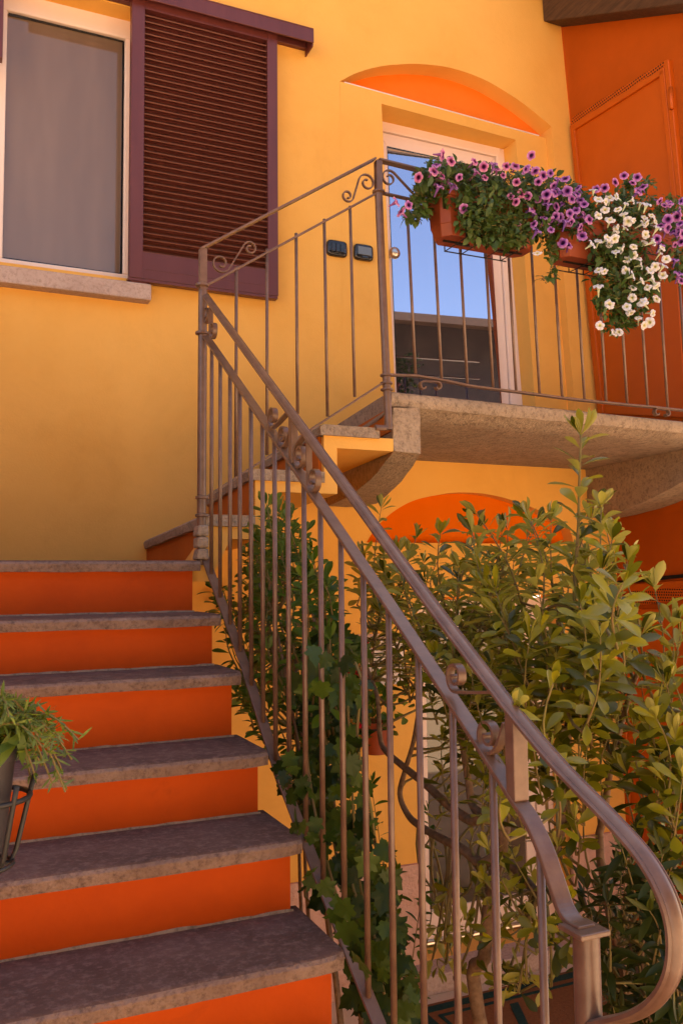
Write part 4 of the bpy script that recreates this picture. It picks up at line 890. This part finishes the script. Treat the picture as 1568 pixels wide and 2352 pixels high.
petunia('pink and purple petunia spilling over the flower box nearest the corner post', [(1060, 425, 95, 55, 2.9, .13), (1010, 400, 60, 40, 2.88, .12), (1120, 470, 90, 65, 2.86, .12), (1180, 440, 70, 55, 2.88, .12), (965, 455, 28, 40, 2.92, .08), (950, 490, 35, 22, 2.92, .06), (1130, 520, 70, 40, 2.82, .06), (1190, 530, 30, 38, 2.82, .06), (1090, 500, 40, 42, 2.80, .05), (1150, 545, 55, 25, 2.81, .04)], spots(f1, [(1000, 370), (1200, 390), (1200, 470), (1100, 440), (1000, 420)], 6, 2.76, 2.84), FP[:2], 1, 2800, .95, (1.9, 2.9, ZB + .13))
f2 = [z6(*q) for q in ((30, 90), (120, 105), (200, 150), (270, 125), (345, 180), (415, 180), (150, 210), (285, 320), (45, 350), (80, 475), (205, 565), (105, 625), (140, 690), (245, 430), (320, 550), (275, 590), (275, 680), (370, 310), (435, 300), (390, 430), (460, 520), (480, 380), (530, 330), (540, 270), (520, 490), (600, 430), (600, 540), (650, 580), (420, 600), (470, 610), (540, 640), (580, 740), (440, 830), (390, 810), (370, 580), (230, 400), (300, 250), (560, 690))]
petunia('violet petunia thick with blooms between the two flower boxes', [(1240, 450, 75, 60, 2.9, .12), (1300, 470, 60, 55, 2.9, .12), (1330, 510, 45, 50, 2.88, .12), (1240, 510, 50, 50, 2.86, .1), (1262, 575, 14, 30, 2.84, .04), (1268, 625, 8, 26, 2.84, .02), (1250, 640, 18, 8, 2.84, .02)], spots(f2, [(1215, 410), (1340, 450), (1350, 540), (1230, 500)], 12, 2.75, 2.82), [FP[0], FP[2], FP[2]], 2, 1200, .92, (2.3, 2.9, ZB + .13))
f3 = [z6(*q) for q in ((690, 290), (740, 380), (850, 370), (915, 355), (1010, 425), (740, 540), (805, 485), (930, 480), (985, 525), (1085, 590), (1030, 600), (1080, 390), (1150, 420), (1210, 430), (1190, 560), (1215, 620), (1260, 540), (930, 650), (1000, 660), (830, 760), (900, 770), (680, 820), (975, 870), (1085, 850), (1020, 970), (1010, 1080), (1130, 960), (1160, 1030), (800, 1090), (740, 1075), (1245, 1080), (1370, 1125), (1380, 1030), (740, 1235), (1075, 1250), (1170, 1180), (1220, 1245), (1310, 1235), (1275, 1160), (1070, 1350), (1310, 1360), (1165, 1390), (850, 1410), (1275, 1500), (1060, 1500), (1130, 1545), (1240, 1590), (755, 1620), (895, 1690), (940, 1685), (1190, 1620), (1280, 800), (140, 910), (1300, 600), (1320, 660))]
petunia('white petunia trailing far below its flower box', [(1400, 480, 60, 45, 2.9, .12), (1460, 490, 60, 55, 2.9, .12), (1440, 560, 85, 60, 2.85, .1), (1400, 580, 55, 45, 2.84, .08), (1435, 640, 85, 60, 2.82, .06), (1430, 690, 70, 48, 2.82, .05), (1430, 730, 35, 28, 2.82, .04), (1400, 750, 22, 14, 2.82, .03)], spots(f3, [(1380, 460), (1500, 470), (1540, 580), (1510, 680), (1440, 740), (1360, 640)], 20, 2.73, 2.79), FW, 3, 2000, .9, (2.75, 2.9, ZB + .13))
f4 = [z6(*q) for q in ((990, 150), (1120, 165), (905, 215), (800, 270), (1075, 220), (1175, 260), (1130, 305), (1340, 400), (1440, 430), (1550, 400), (1420, 580), (1350, 640), (1420, 660), (1315, 770), (1350, 830), (1490, 830), (1490, 975), (1540, 500), (1540, 620), (1520, 700), (1560, 720), (1400, 960), (1550, 800), (720, 280), (1530, 1110), (1550, 1180))]
petunia('purple petunia at the right end of the balcony flowers', [(1540, 490, 50, 45, 2.9, .12), (1550, 560, 45, 55, 2.88, .1), (1470, 420, 40, 14, 2.92, .05), (1440, 430, 25, 20, 2.92, .05), (1560, 620, 30, 28, 2.85, .06)], spots(f4, [(1500, 450), (1568, 470), (1568, 620), (1530, 600)], 6, 2.73, 2.8), [FP[0], FP[2], FP[0]], 4, 560, .95, (3.0, 2.9, ZB + .13))

# ------------------------------------------------------------------ potted plant in a wire holder at the left of the steps
YPOT = 1.22
pc = at(-46, 1850, 'y', YPOT)
holder = thing('plant_holder', 'black wire basket holder carrying a dark pot at the left of the steps', 'plant holder', (pc.x, pc.y, pc.z - .1))
k = pc.length / F
zt_, zb_ = at(0, 1742, 'y', YPOT).z, at(0, 1975, 'y', YPOT).z
pot = thing('plant_pot', 'dark plastic flowerpot at the left of the orange steps', 'flowerpot', (pc.x, pc.y, zb_ + .012))
g = MB(); rt_, rb2 = 66 * k, 48 * k
prof = [(0.001, zb_ + .012), (rb2, zb_ + .012), (rt_, zt_), (rt_ * 1.07, zt_), (rt_ * 1.07, zt_ + .014), (rt_ * .96, zt_ + .014), (rt_ * .93, zt_ - .02)]
n = 32; vs = [(pc.x + r_ * math.cos(2 * math.pi * j / n), pc.y + r_ * math.sin(2 * math.pi * j / n), z) for r_, z in prof for j in range(n)]
g.add(vs, [(i * n + j, i * n + (j + 1) % n, (i + 1) * n + (j + 1) % n, (i + 1) * n + j) for i in range(6) for j in range(n)]); g.build('pot', M['potgrey'], pot, 40)
g = MB(); g.add([(pc.x + rt_ * .93 * math.cos(2 * math.pi * j / n), pc.y + rt_ * .93 * math.sin(2 * math.pi * j / n), zt_ - .012) for j in range(n)], [tuple(range(n))]); g.build('soil', M['soil'], pot)
g = MB(); zr = at(30, 1826, 'y', YPOT).z
def circ(z, r_): return [(pc.x + r_ * math.cos(2 * math.pi * j / 28), pc.y + r_ * math.sin(2 * math.pi * j / 28), z) for j in range(29)]
r1, r2 = 106 * k, 62 * k
g.tube(circ(zr, 96 * k), .0035, 6, (0, 0, 1)); g.tube(circ(zb_ - .004, r2 * 1.05), .003, 6, (0, 0, 1))
for j in range(6):
    t = 2 * math.pi * (j + .12) / 6; c_, s_ = math.cos(t), math.sin(t)
    g.tube([(pc.x + c_ * r1, pc.y + s_ * r1, zr + .022), (pc.x + c_ * 97 * k, pc.y + s_ * 97 * k, zr), (pc.x + c_ * 72 * k, pc.y + s_ * 72 * k, zb_ + .01), (pc.x + c_ * 60 * k, pc.y + s_ * 60 * k, zb_ - .006), (pc.x, pc.y, zb_ - .007)], .0036, 6)
g.tube([(pc.x - 97 * k, pc.y, zr), (pc.x - .16, pc.y, zr), (pc.x - .17, pc.y, zr - .05), (pc.x - .17, pc.y, GZ)], .008, 8)
g.build('basket', M['blackiron'], holder, True)
rng = random.Random(41)
fern = thing('potted_plant', 'feathery light green plant spilling from the dark pot at the left', 'plant', (pc.x, pc.y, zt_ - .01))
lf, st = MB(), MB(); o3 = Vector((pc.x, pc.y, zt_))
tips = [(60, 1640), (20, 1645), (100, 1660), (135, 1690), (180, 1700), (165, 1745), (150, 1820), (120, 1800), (80, 1780), (110, 1735), (40, 1680), (90, 1700), (60, 1720), (0, 1640), (-30, 1630), (140, 1765), (125, 1715), (70, 1670), (95, 1760), (50, 1750), (-60, 1660), (-90, 1700), (30, 1655), (115, 1680), (75, 1810)]
for x, y in tips:
    b = at(x, y, 'y', YPOT + rng.uniform(-.10, .07)); a = o3 + Vector((rng.uniform(-.02, .02), rng.uniform(-.02, .02), -.01)); hgt = .05 + max(0, (a.z - b.z)) * .9
    p = curve_pts(a, b, (0, 0, hgt), 9); st.tube(p, .0013, 4)
    for i in range(2, 10):
        for q in range(7):
            t = rng.random(); pp = Vector(p[i - 1]).lerp(Vector(p[i]), t); dr = (Vector(p[i]) - Vector(p[i - 1])).normalized() * .7 + rv(rng); leaf(lf, pp, dr, rv(rng), rng.uniform(.012, .024), .0032, .2, .2, 'na')
for q in range(16):
    x, y = rng.uniform(-40, 70), rng.uniform(1650, 1730); leaf(lf, at(x, y, 'y', YPOT - .03), rv(rng) + Vector((.3, 0, 0)), (0, -.5, 1), .05, .014, .4, .3, 'el')
lf.build('foliage', M['leaf_fern'], fern, True, inv=1); st.build('stems', M['stem'], fern)

# ------------------------------------------------------------------ things by the lower door
mt = at(1120, 2300, 'z', GZ + .02)
g = MB(); g.box((2.1, 3.02, GZ + .004), (3.35, 3.98, GZ + .018)); rugo = bevel(g.build('doormat', M['mat_brown']), .004); tag(rugo, 'brown coir doormat with green border stripes below the lower door', 'doormat')
g = MB()
for i_, wd in ((.03, .05), (.12, .02)):
    x0, x1, y0, y1 = 2.1 + i_, 3.35 - i_, 3.02 + i_, 3.98 - i_; z0, z1 = GZ + .0175, GZ + .0215
    g.box((x0, y0, z0), (x1, y0 + wd, z1)); g.box((x0, y1 - wd, z0), (x1, y1, z1)); g.box((x0, y0 + wd, z0), (x0 + wd, y1 - wd, z1)); g.box((x1 - wd, y0 + wd, z0), (x1, y1 - wd, z1))
for t in (2.35, 2.75): g.prism([(t, 3.2, GZ + .0176), (t + .05, 3.2, GZ + .0176), (t + .3, 3.8, GZ + .0176), (t + .25, 3.8, GZ + .0176)], (0, 0, .004))
g.build('border_stripes', M['mat_green'], rugo)
c = at(868, 1515, 'y', WY); mb_ = thing('letterbox', 'pinkish white slatted letterbox on the wall left of the lower door', 'letterbox', (c.x, WY, c.z - .11))
g = MB(); g.box((c.x - .13, WY - .07, c.z - .13), (c.x + .13, WY, c.z + .1)); g.hexa([(c.x - .14, WY - .09, c.z + .1), (c.x + .14, WY - .09, c.z + .1), (c.x + .14, WY, c.z + .1), (c.x - .14, WY, c.z + .1), (c.x - .14, WY - .085, c.z + .11), (c.x + .14, WY - .085, c.z + .11), (c.x + .14, WY, c.z + .14), (c.x - .14, WY, c.z + .14)]); bevel(g.build('body', M['white'], mb_), .004)
g = MB()
for i in range(6): g.box((c.x - .09, WY - .0725, c.z + .075 - i * .02), (c.x + .09, WY - .068, c.z + .081 - i * .02))
g.build('vent_slots', M['void'], mb_)
# geranium in a terracotta wall pot
c = at(862, 1690, 'y', WY - .12); gp = thing('flowerpot', 'terracotta wall pot holding red geraniums left of the lower door', 'flowerpot', (c.x, c.y, c.z - .1))
prof = [(.001, -.09), (.06, -.09), (.085, .05), (.095, .05), (.095, .075), (.08, .075), (.078, .05)]
g = MB(); n = 24; vs = [(c.x + r_ * math.cos(2 * math.pi * j / n), c.y + r_ * math.sin(2 * math.pi * j / n), c.z + z) for r_, z in prof for j in range(n)]
g.add(vs, [(i * n + j, i * n + (j + 1) % n, (i + 1) * n + (j + 1) % n, (i + 1) * n + j) for i in range(6) for j in range(n)]); g.build('pot', M['terracotta'], gp, 40)
g = MB(); g.tube([(c.x + .1 * math.cos(t), c.y + .1 * math.sin(t), c.z + .045) for t in (2 * math.pi * j / 24 for j in range(25))], .004, 6, (0, 0, 1)); g.box((c.x - .01, c.y + .095, c.z + .03), (c.x + .01, WY, c.z + .06)); g.build('wall_ring', M['blackiron'], gp)
rng = random.Random(51); ger = thing('geranium', 'red geranium blooming in the terracotta wall pot', 'flower', (c.x, c.y, c.z + .07)); lf, st = MB(), MB()
GR = flower_mesh('red_flower', [(.4, .01, .02), (.5, .01, .025), (.6, .012, .03), (.65, .02, .04), (.3, .02, .02)])
for q in range(150):
    p = Vector((c.x, c.y, c.z + .2)) + Vector((rng.gauss(0, .09), rng.gauss(-.02, .07), rng.gauss(0, .12))); L = rng.uniform(.03, .06); leaf(lf, p, rv(rng), Vector((0, -.6, 1)) + rv(rng) * .5, L, L * .9, .2, .2, 'ob')
lf.build('foliage', M['leaf_choisya'], ger, True, inv=1)
heads = [(833, 1541), (846, 1560), (820, 1555), (805, 1575), (835, 1665), (800, 1545), (852, 1480), (840, 1500)]
for x, y in heads:
    hc = at(x, y, 'y', WY - .17); st.tube(curve_pts((c.x, c.y, c.z + .05), hc, rv(rng) * .02, 5), .0018, 5)
    for q in range(9):
        n_ = (rv(rng) + Vector((0, -.6, .3))).normalized(); o = bpy.data.objects.new('flower', GR); sc.collection.objects.link(o); o.parent = ger; o.matrix_parent_inverse = Matrix.Translation(-ger.location)
        o.matrix_basis = Matrix.Translation(hc + rv(rng) * .022) @ n_.to_track_quat('Z', 'Y').to_matrix().to_4x4() @ Matrix.Scale(.5, 4)
st.build('stems', M['stem'], ger)

# ------------------------------------------------------------------ house across the courtyard (seen in the panes, bounces light)
opp = thing('opposite_house', 'grey beige tiled house across the courtyard, reflected in the upper door pane', 'house', (6, -7, GZ))
g = MB(); g.box((-8, -13, GZ), (22, -7, 5.2)); g.build('wall', M['plaster'], opp); g = MB(); g.box((-8.01, -13.01, GZ), (22.01, -6.95, 1.6)); g.build('bounce_base', M['bounce_render'], opp)  # pale lower band is added out of view to bounce light back
g = MB(); g.hexa([(-8.5, -5.4, 4.75), (22.5, -5.4, 4.75), (22.5, -10, 6.0), (-8.5, -10, 6.0), (-8.5, -5.4, 4.9), (22.5, -5.4, 4.9), (22.5, -10, 6.15), (-8.5, -10, 6.15)]); g.build('roof', M['wood'], opp)
for x in range(-6, 21, 4):
    for z0 in (-1.2, 1.2):
        g = MB(); g.box((x, -7.03, z0), (x + 1.1, -6.91, z0 + 1.4)); o = g.build('window', M['frame'], opp); g = MB(); g.box((x + .1, -6.93, z0 + .1), (x + 1.0, -6.90, z0 + 1.3)); g.build('pane', M['low_glass'], o)
